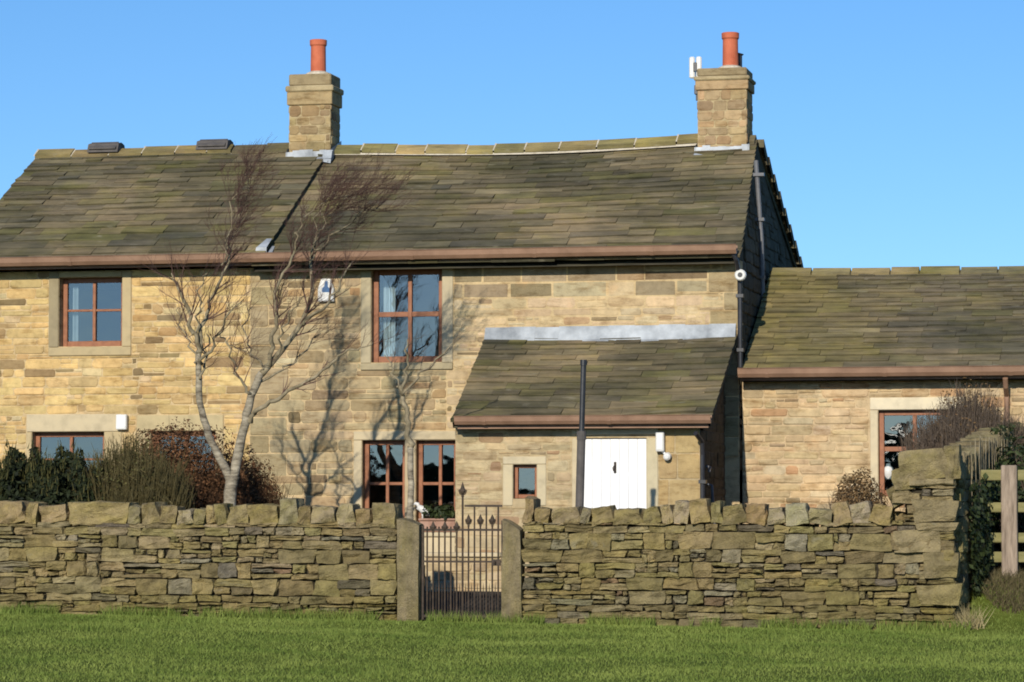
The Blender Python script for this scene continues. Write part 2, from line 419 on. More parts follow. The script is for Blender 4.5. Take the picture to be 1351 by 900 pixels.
LEFT = lambda X: Frame((X, 0, 0), (0, -1, 0), (0, 0, 1), (-1, 0, 0))

# ------------------------------------------------------------------ openings on the house front (y = 0)
GH = 0.45                                   # bottom of the house walls (just under the ground)
LY = -2.3                                   # front of the lean-to
W1 = rect(78, 161, 366, 457, 0); W2 = rect(490, 583, 355, 478, 0)
W3 = rect(42, 137, 570, 690, 0); W4 = rect(199, 284, 569, 690, 0)
W5 = rect(478, 534, 581, 700, 0); W6 = rect(549, 602, 581, 700, 0)
W7 = rect(677, 708, 613, 658, LY); DOOR = list(rect(768, 853, 578, 700, LY)); DOOR[2] = 0.60
YW = 0.10                                   # front of the side wing
W8 = rect(1159, 1262, 541, 655, YW)

COL_HONEY = (0.66, 0.475, 0.215); COL_MID = (0.46, 0.36, 0.21); COL_BEIGE = (0.57, 0.445, 0.275); COL_GREYST = (0.37, 0.30, 0.19)
COL_MORT = (0.60, 0.46, 0.26)
XJ = at(330, 480, 0).x; XJ2 = at(388, 480, 0).x; XM = at(585, 450, 0).x
EAVE_Z = 5.12; TOPC = at(780, 392, 0).z
def tint_front(u, v):
    n = noise.noise((u*0.7, v*1.1, 3.1))
    if u < XJ: c = lerp(COL_HONEY, (0.47, 0.34, 0.165), max(0, n)*1.2)
    elif u < XM: c = lerp(COL_MID, (0.33, 0.26, 0.155), max(0, n)*1.2)
    else:
        c = lerp(COL_BEIGE, (0.43, 0.33, 0.185), max(0, n))
        if v > TOPC: c = COL_GREYST
    r_ = R.random()
    if r_ < 0.14: c = lerp(c, (0.20, 0.145, 0.08), U(0.3, 0.9))
    elif r_ < 0.21: c = lerp(c, (0.46, 0.25, 0.10), U(0.2, 0.55))
    elif r_ < 0.30: c = lerp(c, (0.66, 0.54, 0.34), 0.5)
    return jit(c, 0.17, 0.06)

house = thing('farmhouse', 'two-storey sandstone farmhouse with two chimneys and mossy stone-slate roof', 'house', (-6, 0, 0.5))
X0, X1 = -12.25, 0.03
surround = []                               # dressed stone around openings: cut out of the rubble
def sur(w, l, r, t, b): surround.append((w[0]-l, w[1]+r, w[2]-b, w[3]+t))
sur(W1, 0.17, 0.16, 0.12, 0.15); sur(W2, 0.17, 0.18, 0.02, 0.12); sur(W3, 0.1, 0.3, 0.28, 0.12); sur(W4, 0.25, 0.14, 0.26, 0.12)
surround.append((W5[0]-0.14, W6[1]+0.02, W5[2]-0.12, W5[3]+0.14))
ops = [W1, W2, W3, W4, W5, W6]
mb = MB()
fr = FRONT(0)
shell(mb, fr, X0, X1, GH, EAVE_Z, ops, 0.42, COL_MORT)
lean_hide = (-3.72, 0.0, GH, 2.2)           # covered by the lean-to
quoin = (XJ-0.02, XJ2, 0.7, EAVE_Z)
zq = 0.6; kq = 0
quoin_rects = []
while zq < EAVE_Z-0.1:                      # the straight joint of the older house corner: long-and-short blocks
    h = U(0.26, 0.40); w = U(0.28, 0.38) if kq % 2 else U(0.48, 0.62)
    quoin_rects.append((XJ, XJ+w, zq, min(zq+h, EAVE_Z))); zq += h; kq += 1
zq = 2.2; kq = 0
while zq < EAVE_Z-0.1:                      # right-hand corner of the house
    h = U(0.24, 0.36); w = U(0.22, 0.3) if kq % 2 else U(0.4, 0.55)
    quoin_rects.append((X1-w, X1, zq, min(zq+h, EAVE_Z))); zq += h; kq += 1
allops = surround+quoin_rects
masonry(mb, fr, X0, XJ, GH, EAVE_Z, allops, tint_front, (0.075, 0.17), (0.16, 0.55), 0.011, 0.010, 0.008, 0.012)
masonry(mb, fr, XJ, XM+0.05, GH, EAVE_Z, allops, tint_front, (0.09, 0.21), (0.2, 0.6), 0.012, 0.010, 0.008, 0.012)
masonry(mb, fr, XM+0.05, X1, GH, TOPC, allops+[lean_hide], tint_front, (0.08, 0.17), (0.2, 0.6), 0.022, 0.006, 0.012, 0.012)
masonry(mb, fr, XM+0.05, X1, TOPC, EAVE_Z, allops, tint_front, (0.23, 0.26), (0.3, 0.85), 0.03, 0.004, 0.005, 0.006, cut=(0.02, 0.06))
for q in quoin_rects:
    c = jit((0.36, 0.285, 0.165) if q[0] < -3 else (0.36, 0.285, 0.165), 0.16, 0.05)
    emit_stone(mb, fr, q[0]+0.008, q[1]-0.008, q[2]+0.008, q[3]-0.008, c, 0.010, 0.005, 0.008, (0.02, 0.1))
mb.build('wall', 'stone', house)
# right gable (leans back a little, as the old wall does) and its masonry, its shade deepened by dark colour
RY = 3.45; RIDGE = 7.27; BACKY = 7.4; BACKZ = 5.15
mb = MB()
gp = [(0.42, GH), (BACKY, GH), (BACKY, BACKZ), (RY, RIDGE-0.05), (0.0, EAVE_Z), (0.0, 3.0)]
def gx(z): return X1-0.20*smooth((z-4.6)/2.6)
def poly_gable(mb, X, tint):
    ys = [0.0, 0.6, 1.2, 1.8, 2.4, 3.0, RY, 4.2, 5.0, 5.8, 6.6, BACKY]
    def top(y): return EAVE_Z+(RIDGE-0.05-EAVE_Z)*y/RY if y <= RY else RIDGE-0.05+(BACKZ-RIDGE)*(y-RY)/(BACKY-RY)
    for a, b_ in zip(ys, ys[1:]):
        for k in range(6):
            za = [GH+(top(a)-GH)*q/6 for q in (k, k+1)]; zb = [GH+(top(b_)-GH)*q/6 for q in (k, k+1)]
            mb.poly([(X(za[0]), a, za[0]), (X(zb[0]), b_, zb[0]), (X(zb[1]), b_, zb[1]), (X(za[1]), a, za[1])], tint)
    return top
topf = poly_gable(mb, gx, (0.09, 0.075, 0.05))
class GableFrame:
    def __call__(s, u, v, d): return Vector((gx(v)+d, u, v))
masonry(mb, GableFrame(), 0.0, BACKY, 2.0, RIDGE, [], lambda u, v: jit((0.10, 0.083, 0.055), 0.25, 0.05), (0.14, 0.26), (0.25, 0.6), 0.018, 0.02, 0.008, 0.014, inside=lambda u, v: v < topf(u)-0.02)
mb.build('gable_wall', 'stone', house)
mb = MB(); poly_gable(mb, lambda z: X0, (0.36, 0.28, 0.165)); 
masonry(mb, LEFT(X0), -BACKY, 0, GH, RIDGE, [], lambda u, v: jit((0.40, 0.31, 0.17), 0.2, 0.05), (0.14, 0.26), (0.25, 0.6), 0.018, 0.02, 0.008, 0.014, inside=lambda u, v: v < topf(-u)-0.02)
mb.build('gable_wall', 'stone', house)
mb = MB(); shell(mb, Frame((0, BACKY, 0), (-1, 0, 0), (0, 0, 1), (0, 1, 0)), -X1, -X0, GH, BACKZ, [], 0.42, (0.34, 0.27, 0.16)); mb.build('rear_wall', 'stone', house)
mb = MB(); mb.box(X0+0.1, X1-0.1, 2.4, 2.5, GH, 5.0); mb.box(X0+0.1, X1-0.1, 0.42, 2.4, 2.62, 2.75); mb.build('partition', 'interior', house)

# ------------------------------------------------------------------ roofs
def sag(x, t):
    """gentle sinking of the old main roof between its ends"""
    if x > -7.3: return -0.085*math.sin(math.pi*max(0, min(1, (x+7.3)/7.3)))**1.5*t - 0.03*t*smooth((-x)/7.3)
    return -0.02*t
def roof_slope(mb, xa, xb, ye, ze, yr, zr, exp0, exp1, tintfn, sagf=lambda x, t: 0, wr=(0.35, 1.1), th=0.024, lift=0.0):
    """courses of stone slates from the eaves to the ridge; xa(t), xb(t) give the verges"""
    L = math.hypot(yr-ye, zr-ze); sgn = 1
    n = Vector((0, -(zr-ze)/L, (yr-ye)/L));
    if n.z < 0: n = -n
    P = lambda x, s_: Vector((x, ye+(yr-ye)*s_/L, ze+(zr-ze)*s_/L+sagf(x, s_/L)+lift))
    # deck under the slates
    k = 24
    for i in range(k):
        for j in range(4):
            t0, t1 = j/4, (j+1)/4
            q = lambda f, t: P(xa(t)+0.02+(xb(t)-xa(t)-0.04)*f, t*L)-n*0.012
            a = [q(i/k, t0), q((i+1)/k, t0), q((i+1)/k, t1), q(i/k, t1)]
            mb.poly(a, (0.05, 0.045, 0.03)); mb.poly([p-n*0.10 for p in reversed(a)], (0.08, 0.07, 0.05))
    for x_ in (xa, xb):
        e = [P(x_(t)+(0.02 if x_ is xa else -0.02), t*L) for t in (0, 1)]
        mb.poly([e[0]-n*0.012, e[1]-n*0.012, e[1]-n*0.112, e[0]-n*0.112], (0.10, 0.09, 0.06))
    s_ = -0.03
    while s_ < L-0.04:
        f = max(0, s_/L); e = exp0+(exp1-exp0)*f
        a, b_ = xa(min(1, f)), xb(min(1, f))
        x = a-U(0, 0.3)
        while x < b_:
            w = U(*wr)*(1-0.35*f); p, q = max(x, a), min(x+w, b_)
            if b_-q < 0.1: q = b_; w = q-x
            if q-p > 0.03:
                s0 = s_+U(-0.03, 0.03); s1 = min(L+0.02, s_+e*1.25)
                t_ = th*U(0.6, 1.8); g = 0.002
                c = tintfn((p+q)/2, f)
                z1, z2 = U(-0.008, 0.008), U(-0.008, 0.008)
                if R.random() < 0.05: z1 += U(-0.02, 0.02); z2 -= U(-0.015, 0.015)
                A, B = P(p+g, s0+z1), P(q-g, s0+z2); D, E = P(q-g, s1), P(p+g, s1)
                tp = [A+n*(t_+z1), B+n*(t_+z2), D+n*0.006, E+n*0.006]
                mb.poly(tp, c); cd = lerp(c, (0.06, 0.055, 0.035), 0.6)
                mb.poly([A-n*0.005, B-n*0.005, tp[1], tp[0]], cd)
                mb.poly([B-n*0.005, D-n*0.005, tp[2], tp[1]], cd); mb.poly([E-n*0.005, A-n*0.005, tp[0], tp[3]], cd)
            x += w
        s_ += e
SL_BROWN = (0.265, 0.20, 0.112); SL_DARK = (0.115, 0.098, 0.06); SL_LIGHT = (0.27, 0.225, 0.135); SL_MOSS = (0.18, 0.16, 0.055)
def wing_tint(x, t):
    c = slate_tint(0.45)(x, t); k = max(0, min(1, 1.1-(x-0.3)/1.7+noise.noise((x*1.3, t*3, 2))*0.9))
    d = max(0, min(1, 0.35+noise.noise((x*0.5, t*2.5, 7))*1.2))*(1-k)
    return jit(lerp(lerp(c, (0.29, 0.225, 0.085), k*0.65), (0.12, 0.105, 0.075), d*0.7), 0.06)
def slate_tint(bias):
    def f(x, t):
        n = noise.noise((x*0.45, t*2.2, bias*7)); r_ = R.random()
        s_ = noise.noise((x*0.35, t*23.0, bias*3))
        c = lerp(SL_BROWN, SL_DARK, max(0, min(1, 0.42+n*1.3+s_*0.7+bias*(0.6-t))))
        if r_ < 0.12: c = lerp(c, SL_LIGHT, U(0.15, 0.5))
        elif r_ < 0.24: c = lerp(c, SL_MOSS, 0.5)
        elif r_ < 0.30: c = lerp(c, (0.08, 0.08, 0.07), 0.4)
        return jit(c, 0.06, 0.03)
    return f
YE, ZE = -0.33, 5.14
XS = -7.3
mb = MB(); roof_slope(mb, lambda t: -12.40+0.05*t, lambda t: XS+0.06, YE, ZE, RY, RIDGE+0.02, 0.27, 0.16, slate_tint(0.6), sag, lift=0.10)
roof_l = tag(mb.build('roof', 'slate', house), 'lower-left slate roof, darker, with two ridge vents')
mb = MB(); roof_slope(mb, lambda t: XS-0.1, lambda t: 0.10-0.28*t, YE, ZE, RY, RIDGE+0.03, 0.27, 0.16, slate_tint(0.15), sag)
roof_r = mb.build('roof', 'slate', house)
mb = MB(); roof_slope(mb, lambda t: -12.38+0.05*t, lambda t: 0.10-0.28*t, BACKY+0.3, BACKZ-0.05, RY, RIDGE+0.02, 0.36, 0.24, slate_tint(0.4), sag)
mb.build('roof', 'slate', house)
# verge stones along the right back slope, catching the light
mb = MB()
for k in range(9):
    t0, t1 = k/9, (k+1.0)/9
    y0, y1 = RY+0.25+(BACKY-RY)*t0, RY+0.25+(BACKY-RY)*t1
    z0, z1 = RIDGE+0.0-(RIDGE-BACKZ)*t0-0.06, RIDGE+0.0-(RIDGE-BACKZ)*t1-0.06
    c = jit((0.13, 0.11, 0.07), 0.3); x0, x1 = -0.34+0.28*t0, -0.10+0.26*t0
    mb.poly([(x0, y0, z0+0.13), (x1, y0, z0+0.13), (x1, y1, z1+0.13), (x0, y1, z1+0.13)], c)
    mb.poly([(x1, y0, z0-0.03), (x1, y1, z1-0.03), (x1, y1, z1+0.13), (x1, y0, z0+0.13)], c)
    mb.poly([(x0, y0, z0), (x1, y0, z0), (x1, y0, z0+0.13), (x0, y0, z0+0.13)], c)
    mb.poly([(x0, y0, z0), (x0, y0, z0+0.13), (x0, y1, z1+0.13), (x0, y1, z1)], c)
mb.build('verge_stones', 'slate', house)
def ridge_row(name, par, xa, xb, y, z, sagf, wr, cols, hgt=0.10, half=0.20, mort=True, skip=()):
    mb = MB(); x = xa
    while x < xb-0.05:
        w = min(U(*wr), xb-x); h = hgt*U(0.85, 1.15); c = jit(cols[int(U(0, len(cols)))], 0.12, 0.04)
        za, zb = z+sagf(x, 1), z+sagf(x+w, 1)
        for s_ in (-1, 1):
            a = [(x+0.012, y, za+h), (x+w-0.012, y, zb+h), (x+w-0.012, y+s_*half, zb+h-half*0.58), (x+0.012, y+s_*half, za+h-half*0.58)]
            if s_ > 0: a.reverse()
            mb.poly(a, c)
            lo = [(p[0], p[1], p[2]-0.06) for p in (a[2], a[3])] if s_ < 0 else [(p[0], p[1], p[2]-0.06) for p in (a[0], a[1])]
            e = [a[3], a[2], lo[0], lo[1]] if s_ < 0 else [a[1], a[0], lo[0], lo[1]]
            mb.poly(e, lerp(c, (0.1, 0.08, 0.05), 0.3))
        for xx, zz in ((x+0.012, za), (x+w-0.012, zb)):
            mb.poly([(xx, y, zz+h), (xx, y-half, zz+h-half*0.58), (xx, y-half, zz+h-half*0.58-0.06), (xx, y+half, zz+h-half*0.58-0.06), (xx, y+half, zz+h-half*0.58)], c)
        if mort:
            mb.poly([(x-0.012, y-half-0.006, za+h-half*0.58-0.02), (x+0.014, y-half-0.006, za+h-half*0.58-0.02), (x+0.014, y-0.003, za+h+0.006), (x-0.012, y-0.003, za+h+0.006)], (1, 1, 1), 1)
        x += w
    if mort:                                # bedding mortar under the front edge
        k = 20
        for i in range(k):
            a, b_ = xa+(xb-xa)*i/k, xa+(xb-xa)*(i+1)/k
            za, zb = z+sagf(a, 1)+hgt-half*0.58-0.055, z+sagf(b_, 1)+hgt-half*0.58-0.055
            mb.poly([(a, y-half-0.008, za-0.03), (b_, y-half-0.008, zb-0.03), (b_, y-half+0.02, zb+0.01), (a, y-half+0.02, za+0.01)], (1, 1, 1), 1)
    return mb.build(name, ['slate', 'mortar'], par)
RC = [(0.30, 0.22, 0.10), (0.34, 0.27, 0.14), (0.26, 0.20, 0.095)]
chL = (-7.86, -7.16); chR = (-1.08, -0.30)
ridge_row('ridge_tiles', roof_l, -12.36, -8.9, RY, RIDGE+0.10, lambda x, t: sag(x, t), (0.55, 0.75), RC)
ridge_row('ridge_tiles', roof_l, -8.9, chL[0], RY, RIDGE+0.10, lambda x, t: sag(x, t), (0.5, 0.7), [(0.17, 0.145, 0.08), (0.2, 0.16, 0.09)], mort=False)
ridge_row('ridge_tiles', roof_r, chL[1], chR[0], RY, RIDGE+0.055, lambda x, t: sag(x, t), (0.45, 0.7), [(0.36, 0.27, 0.115), (0.42, 0.31, 0.14), (0.28, 0.235, 0.10)], hgt=0.12)
ridge_row('ridge_tiles', roof_r, chR[1], -0.18, RY, RIDGE+0.03, lambda x, t: sag(x, t), (0.45, 0.7), [(0.2, 0.16, 0.09)], mort=False)
for px0, px1 in ((119, 159), (262, 303)):
    a, b_ = at(px0, 200, RY-0.05).x, at(px1, 200, RY-0.05).x
    mb = MB(); z = RIDGE+0.19; mb.extrude_x([(RY-0.21, z-0.10), (RY+0.21, z-0.10), (RY+0.14, z+0.045), (RY, z+0.075), (RY-0.14, z+0.045)], a, b_)
    mb.extrude_x([(RY-0.225, z-0.03), (RY-0.222, z-0.05), (RY-0.05, z+0.076), (RY-0.05, z+0.085)], a+0.03, b_-0.03)
    mb.build('ridge_vent', 'grey_dark_slate' if False else 'black_pipe', roof_l)
M_vent = m_noisy('dark_slate_vent', (0.075, 0.068, 0.062), (0.12, 0.105, 0.095), 8, 0.8)
for o in C.objects:
    if o.name.startswith('ridge_vent'): o.data.materials[0] = M_vent
# lead at the foot of the joint between the two roofs
mb = MB()
s_ = (RIDGE-ZE)/(RY-YE)
def rz(y, x): return ZE+(y-YE)*s_+sag(x, (y-YE)/(RY-YE))
for (ya, yb, wa, wb) in ((YE+0.22, YE+0.50, 0.08, 0.05),):
    mb.poly([(XS+0.062, ya, rz(ya, XS)+0.05), (XS+0.062+wa, ya, rz(ya, XS)+0.045), (XS+0.062+wb, yb, rz(yb, XS)+0.045), (XS+0.062, yb, rz(yb, XS)+0.05)])
    mb.poly([(XS-0.10, ya, rz(ya, XS)+0.16), (XS+0.066, ya, rz(ya, XS)+0.16), (XS+0.066, yb, rz(yb, XS)+0.165), (XS-0.02, yb, rz(yb, XS)+0.165)])
    mb.poly([(XS-0.12, ya-0.003, rz(ya, XS)+0.06), (XS+0.066, ya-0.003, rz(ya, XS)+0.04), (XS+0.066, ya-0.003, rz(ya, XS)+0.165), (XS-0.10, ya-0.003, rz(ya, XS)+0.165)])
mb.build('lead_patch', 'lead', roof_r)

# ------------------------------------------------------------------ chimneys
def chimney(x0, x1, y0, y1, zb, zc, ztop, potx, poth, col, label):
    mb = MB(); hz = (0.11, 0.17)
    core = (0.45, 0.36, 0.21)
    mb.box(x0, x1, y0, y1, zb, zc, core)
    tf = lambda u, v: jit(lerp(col, (0.20, 0.135, 0.075), max(0, noise.noise((u*4, v*5, x0)))*1.5), 0.22, 0.07)
    for fr_, a, b_ in ((FRONT(y0), x0, x1), (RIGHT(x1), y0, y1), (LEFT(x0), -y1, -y0), (Frame((0, y1, 0), (-1, 0, 0), (0, 0, 1), (0, 1, 0)), -x1, -x0)):
        masonry(mb, fr_, a, b_, zb+0.02, zc, [], tf, hz, (0.16, 0.34), 0.012, 0.012, 0.004, 0.01)
    st = tag(mb.build('chimney', 'stone', house, origin=((x0+x1)/2, (y0+y1)/2, zb)), label)
    mb = MB(); e = 0.035
    h = (ztop-zc)
    mb.box(x0-e, x1+e, y0-e, y1+e, zc, zc+h*0.42, jit(col, 0.05), ch=0.012)
    mb.box(x0-e-0.022, x1+e+0.022, y0-e-0.022, y1+e+0.022, zc+h*0.42+0.001, zc+h*0.62, jit((0.42, 0.34, 0.20), 0.05), ch=0.02)
    mb.box(x0-0.01, x1+0.01, y0-0.01, y1+0.01, zc+h*0.62+0.001, ztop, jit((0.33, 0.26, 0.15), 0.05), ch=0.02)
    mb.build('chimney_cap', 'stone', st)
    mb = MB(); r = 0.132
    pc = (potx, (y0+y1)/2, ztop-0.02)
    mb.lathe(pc, [(r*1.02, 0), (r*0.97, poth*0.15), (r*0.93, poth*0.82), (r*1.06, poth*0.86), (r*1.08, poth*0.99), (r*1.0, poth), (r*0.84, poth), (r*0.8, poth*0.3), (0.01, poth*0.28)], 24)
    mb.build('chimney_pot', 'terracotta', st, smooth=False)
    mb = MB(); mb.lathe((potx, (y0+y1)/2, ztop-0.01), [(r*1.7, 0), (r*1.5, 0.05), (r*1.0, 0.08)], 16); mb.build('mortar_bed', 'mortar', st)
    return st
zL = at(415, 97, 3.1).z; zLp = at(420, 53, 3.4).z
stL = chimney(chL[0], chL[1], 3.12, 3.68, 6.6, at(415, 138, 3.1).z, zL, at(420, 70, 3.4).x, zLp-zL+0.02, (0.40, 0.30, 0.16), 'left stone chimney with one terracotta pot')
zR = at(957, 89, 3.1).z; zRp = at(963, 43, 3.4).z
stR = chimney(chR[0], chR[1], 3.12, 3.78, 6.6, at(957, 118, 3.1).z, zR, at(963, 60, 3.4).x, zRp-zR+0.02, (0.43, 0.305, 0.17), 'right stone chimney on the gable with one terracotta pot')
# lead round the foot of each stack
for st, (x0, x1), zoff, y1 in ((stL, chL, 0.10, 3.68), (stR, chR, -0.0, 3.78)):
    mb = MB(); zf = rz(3.12, (x0+x1)/2)+zoff
    k = 7
    for i in range(k):
        a, b_ = x0-0.05+(x1-x0+0.1)*i/k, x0-0.05+(x1-x0+0.1)*(i+1)/k
        h0, h1 = U(0.09, 0.13), U(0.09, 0.13)
        mb.poly([(a, 3.075, zf-0.06), (b_, 3.075, zf-0.06), (b_, 3.10, zf+h0), (a, 3.10, zf+h0)])
        mb.poly([(a, 2.98, zf-0.04), (b_, 2.98, zf-0.04), (b_, 3.075, zf+0.0), (a, 3.075, zf+0.0)])
    if st is stL: mb.poly([(x1-0.1, 2.96, zf-0.09), (x1+0.05, 2.96, zf-0.12), (x1+0.05, 3.07, zf+0.11), (x1-0.1, 3.07, zf+0.11)])
    for xs, sg in ((x0-0.03, -1), (x1+0.03, 1)):
        mb.poly([(xs, 3.07, zf-0.08), (xs, y1+0.0, zf+0.20), (xs, y1, zf+0.33), (xs, 3.07, zf+0.13)])
    mb.build('lead_flashing', 'lead', st)
# a cowl-like dark flue end behind the right pot
mb = MB(); mb.tube([(at(974, 70, 3.6).x, 3.66, zR-0.02), (at(974, 70, 3.6).x, 3.66, zR+0.26), (at(974, 70, 3.6).x+0.01, 3.66, zR+0.30)], [0.055, 0.055, 0.075], 12); mb.build('flue', 'black_pipe', stR)

# ------------------------------------------------------------------ gutters and pipes
def gutter(name, par, x0, x1, y, z, r=0.075):
    mb = MB()
    prof = [(y+r, z), (y+r*0.93, z-r*0.9), (y+r*0.4, z-r*1.55), (y-r*0.35, z-r*1.6), (y-r*0.85, z-r*0.95), (y-r, z-r*0.1), (y-r*1.12, z+0.005), (y-r*0.9, z+0.012), (y-r*0.8, z-r*0.4), (y, z-r*1.2), (y+r*0.85, z-r*0.5)]
    mb.extrude_x(prof, x0, x1)
    x = x0+0.4
    while x < x1-0.1:
        mb.extrude_x([(q[0]*1.0+(-0.006 if q[0] < y else 0.0), q[1]-0.006) for q in prof[:6]]+[(y-r*0.7, z-r*0.3), (y, z-r*1.2), (y+r*0.8, z-r*0.4)], x, x+0.06); x += U(1.7, 1.9)
    mb.extrude_x([(y+r+0.003, z-0.17), (y+r+0.035, z-0.17), (y+r+0.035, z-0.01), (y+r+0.003, z-0.01)], x0+0.02, x1-0.05)
    return mb.build(name, 'gutter', par)
GZ = at(480, 334, -0.42).z+0.02
gutter('gutter', house, -12.45, at(972, 330, -0.42).x, YE-0.09, GZ, 0.08)
mb = MB()                                   # black downpipe at the house corner
px = X1+0.03
mb.tube([(px-0.06, YE-0.05, GZ-0.12), (px-0.02, YE-0.02, GZ-0.2), (px, -0.12, 4.85), (px, -0.10, 4.6), (px, -0.10, 3.52)], 0.036, 10)
for z in (4.55, 3.75): mb.box(px-0.055, px+0.055, -0.15, -0.02, z, z+0.05)
mb.build('downpipe', 'black_pipe', house)
mb = MB(); gxp = 0.02
p0, p1 = at(1003, 355, 2.2), at(1000, 222, 2.2)
mb.tube([(0.07, 2.35, 4.2), (0.04, 2.35, 5.6), (-0.04, 2.35, 6.85)], 0.036, 10)
for z in (5.0, 5.9, 6.6): mb.box(-0.08, 0.09, 2.29, 2.41, z, z+0.05)
mb.build('soil_pipe', 'grey_pipe', house)

# ------------------------------------------------------------------ windows
def window(par, w, Y, cols, rows, mull=0.055, rec=0.13, fw=0.065, label=None, bar=0.03):
    x0, x1, z0, z1 = w
    mb = MB(); ya, yb = Y+rec, Y+rec+0.07
    mb.box(x0+0.003, x0+fw, ya, yb, z0+0.003, z1-0.003, ch=0.006); mb.box(x1-fw, x1-0.003, ya, yb, z0+0.003, z1-0.003, ch=0.006)
    mb.box(x0+fw+0.001, x1-fw-0.001, ya+0.002, yb-0.002, z1-fw, z1-0.003, ch=0.006); mb.box(x0+fw+0.001, x1-fw-0.001, ya+0.002, yb-0.002, z0+0.003, z0+fw*1.2, ch=0.006)
    xs = [x0+(x1-x0)*c for c in cols]; zs = [z1-(z1-z0)*r for r in rows]
    bw = [mull if isinstance(mull, (int, float)) else mull[i] for i in range(len(xs))] if xs else []
    for x, bwid in zip(xs, bw): mb.box(x-bwid/2, x+bwid/2, ya-0.003, yb-0.004, z0+fw*1.2+0.001, z1-fw-0.001, ch=0.005)
    ed = [x0+fw]+xs+[x1-fw]
    for z in zs:
        for i, (a, b_) in enumerate(zip(ed, ed[1:])):
            p = a+(bw[i-1]/2 if i > 0 else 0)+0.001; q = b_-(bw[i]/2 if i < len(xs) else 0)-0.001
            mb.box(p, q, ya+0.004, yb-0.006, z-bar/2, z+bar/2, ch=0.004)
    o = mb.build('window', 'wood_frame', par, origin=((x0+x1)/2, Y, z0))
    if label: o['label'] = label
    ez = [z1-fw]+zs+[z0+fw*1.2]
    g = MB()
    for a, b_ in zip(ed, ed[1:]):
        for c, d in zip(ez, ez[1:]):
            t = U(-0.004, 0.004); t2 = U(-0.003, 0.003)
            g.poly([(a, ya+0.035, d), (b_, ya+0.035+t, d), (b_, ya+0.035+t+t2, c), (a, ya+0.035+t2, c)])
    g.build('pane', 'glass', o)
    return o
def dress(win, blocks, name):
    """dressed stones round an opening: (x0, x1, z0, z1, proud, colour)"""
    for i, (x0, x1, z0, z1, pr, col, Y) in enumerate(blocks):
        mb = MB(); mb.box(x0, x1, Y-pr, Y+0.12, z0, z1, jit(col, 0.05), ch=0.01)
        mb.build(name[i], 'ashlar', win)
DR = (0.46, 0.36, 0.20); DRD = (0.32, 0.26, 0.155); PALE = (0.53, 0.435, 0.275)
w = window(house, W1, 0, (0.5,), (0.47,), 0.05, 0.16, 0.075, 'four-pane window under the eaves at the left', 0.035)
dress(w, [(W1[0]-0.165, W1[0]-0.004, W1[2]-0.01, W1[3]+0.1, 0.022, DRD, 0), (W1[1]+0.004, W1[1]+0.155, W1[2]-0.01, W1[3]+0.1, 0.022, DR, 0), (W1[0]-0.003, W1[1]+0.003, W1[3]+0.004, W1[3]+0.1, 0.02, DR, 0), (W1[0]-0.165, W1[1]+0.155, W1[2]-0.145, W1[2]-0.012, 0.026, DR, 0)], ['jamb', 'jamb', 'lintel', 'sill'])
w = window(house, W2, 0, (0.52,), (0.48,), 0.06, 0.12, 0.08, 'tall four-pane window in the middle of the upper floor', 0.075)
dress(w, [(W2[0]-0.165, W2[0]-0.004, W2[2]-0.01, W2[3]-0.002, 0.02, (0.42, 0.35, 0.22), 0), (W2[1]+0.004, W2[1]+0.175, W2[2]-0.01, W2[3]-0.002, 0.02, (0.48, 0.40, 0.26), 0), (W2[0]-0.165, W2[1]+0.175, W2[2]-0.115, W2[2]-0.012, 0.035, (0.40, 0.33, 0.2), 0)], ['jamb', 'jamb', 'sill'])
w = window(house, W3, 0, (0.5,), (0.3,), 0.05, 0.14, 0.075, 'ground-floor window under the long pale lintel')
dress(w, [(W3[0]-0.09, W3[1]+0.29, W3[3]+0.004, W3[3]+0.275, 0.024, PALE, 0), (W3[0]-0.095, W3[0]-0.004, W3[2], W3[3], 0.02, DR, 0), (W3[1]+0.004, W3[1]+0.29, W3[2], W3[3], 0.02, DR, 0)], ['lintel', 'jamb', 'jamb'])
w = window(house, W4, 0, (0.5,), (0.3,), 0.05, 0.14, 0.075, 'ground-floor window behind the brown hedge')
dress(w, [(W4[0]-0.23, W4[1]+0.13, W4[3]+0.004, W4[3]+0.25, 0.022, (0.50, 0.40, 0.22), 0), (W4[0]-0.2, W4[0]-0.004, W4[2], W4[3], 0.02, DR, 0), (W4[1]+0.004, W4[1]+0.13, W4[2], W4[3], 0.02, DR, 0)], ['lintel', 'jamb', 'jamb'])
w = window(house, W5, 0, (0.54,), (0.48,), 0.05, 0.13, 0.07, 'left light of the pair of low windows', 0.045)
dress(w, [(W5[0]-0.135, W5[0]-0.004, W5[2]-0.1, W5[3], 0.02, PALE, 0), (W5[1]+0.004, W6[0]-0.004, W5[2]-0.1, W5[3], 0.02, (0.45, 0.36, 0.22), 0), (W5[0]-0.135, W6[1]-0.0, W5[3]+0.004, W5[3]+0.135, 0.024, PALE, 0), (W5[0]-0.0, W6[1]-0.0, W5[2]-0.11, W5[2]-0.004, 0.04, DR, 0)], ['jamb', 'mullion', 'lintel', 'sill'])
window(house, W6, 0, (0.55,), (0.48,), 0.05, 0.13, 0.07, 'right light of the pair of low windows', 0.045)

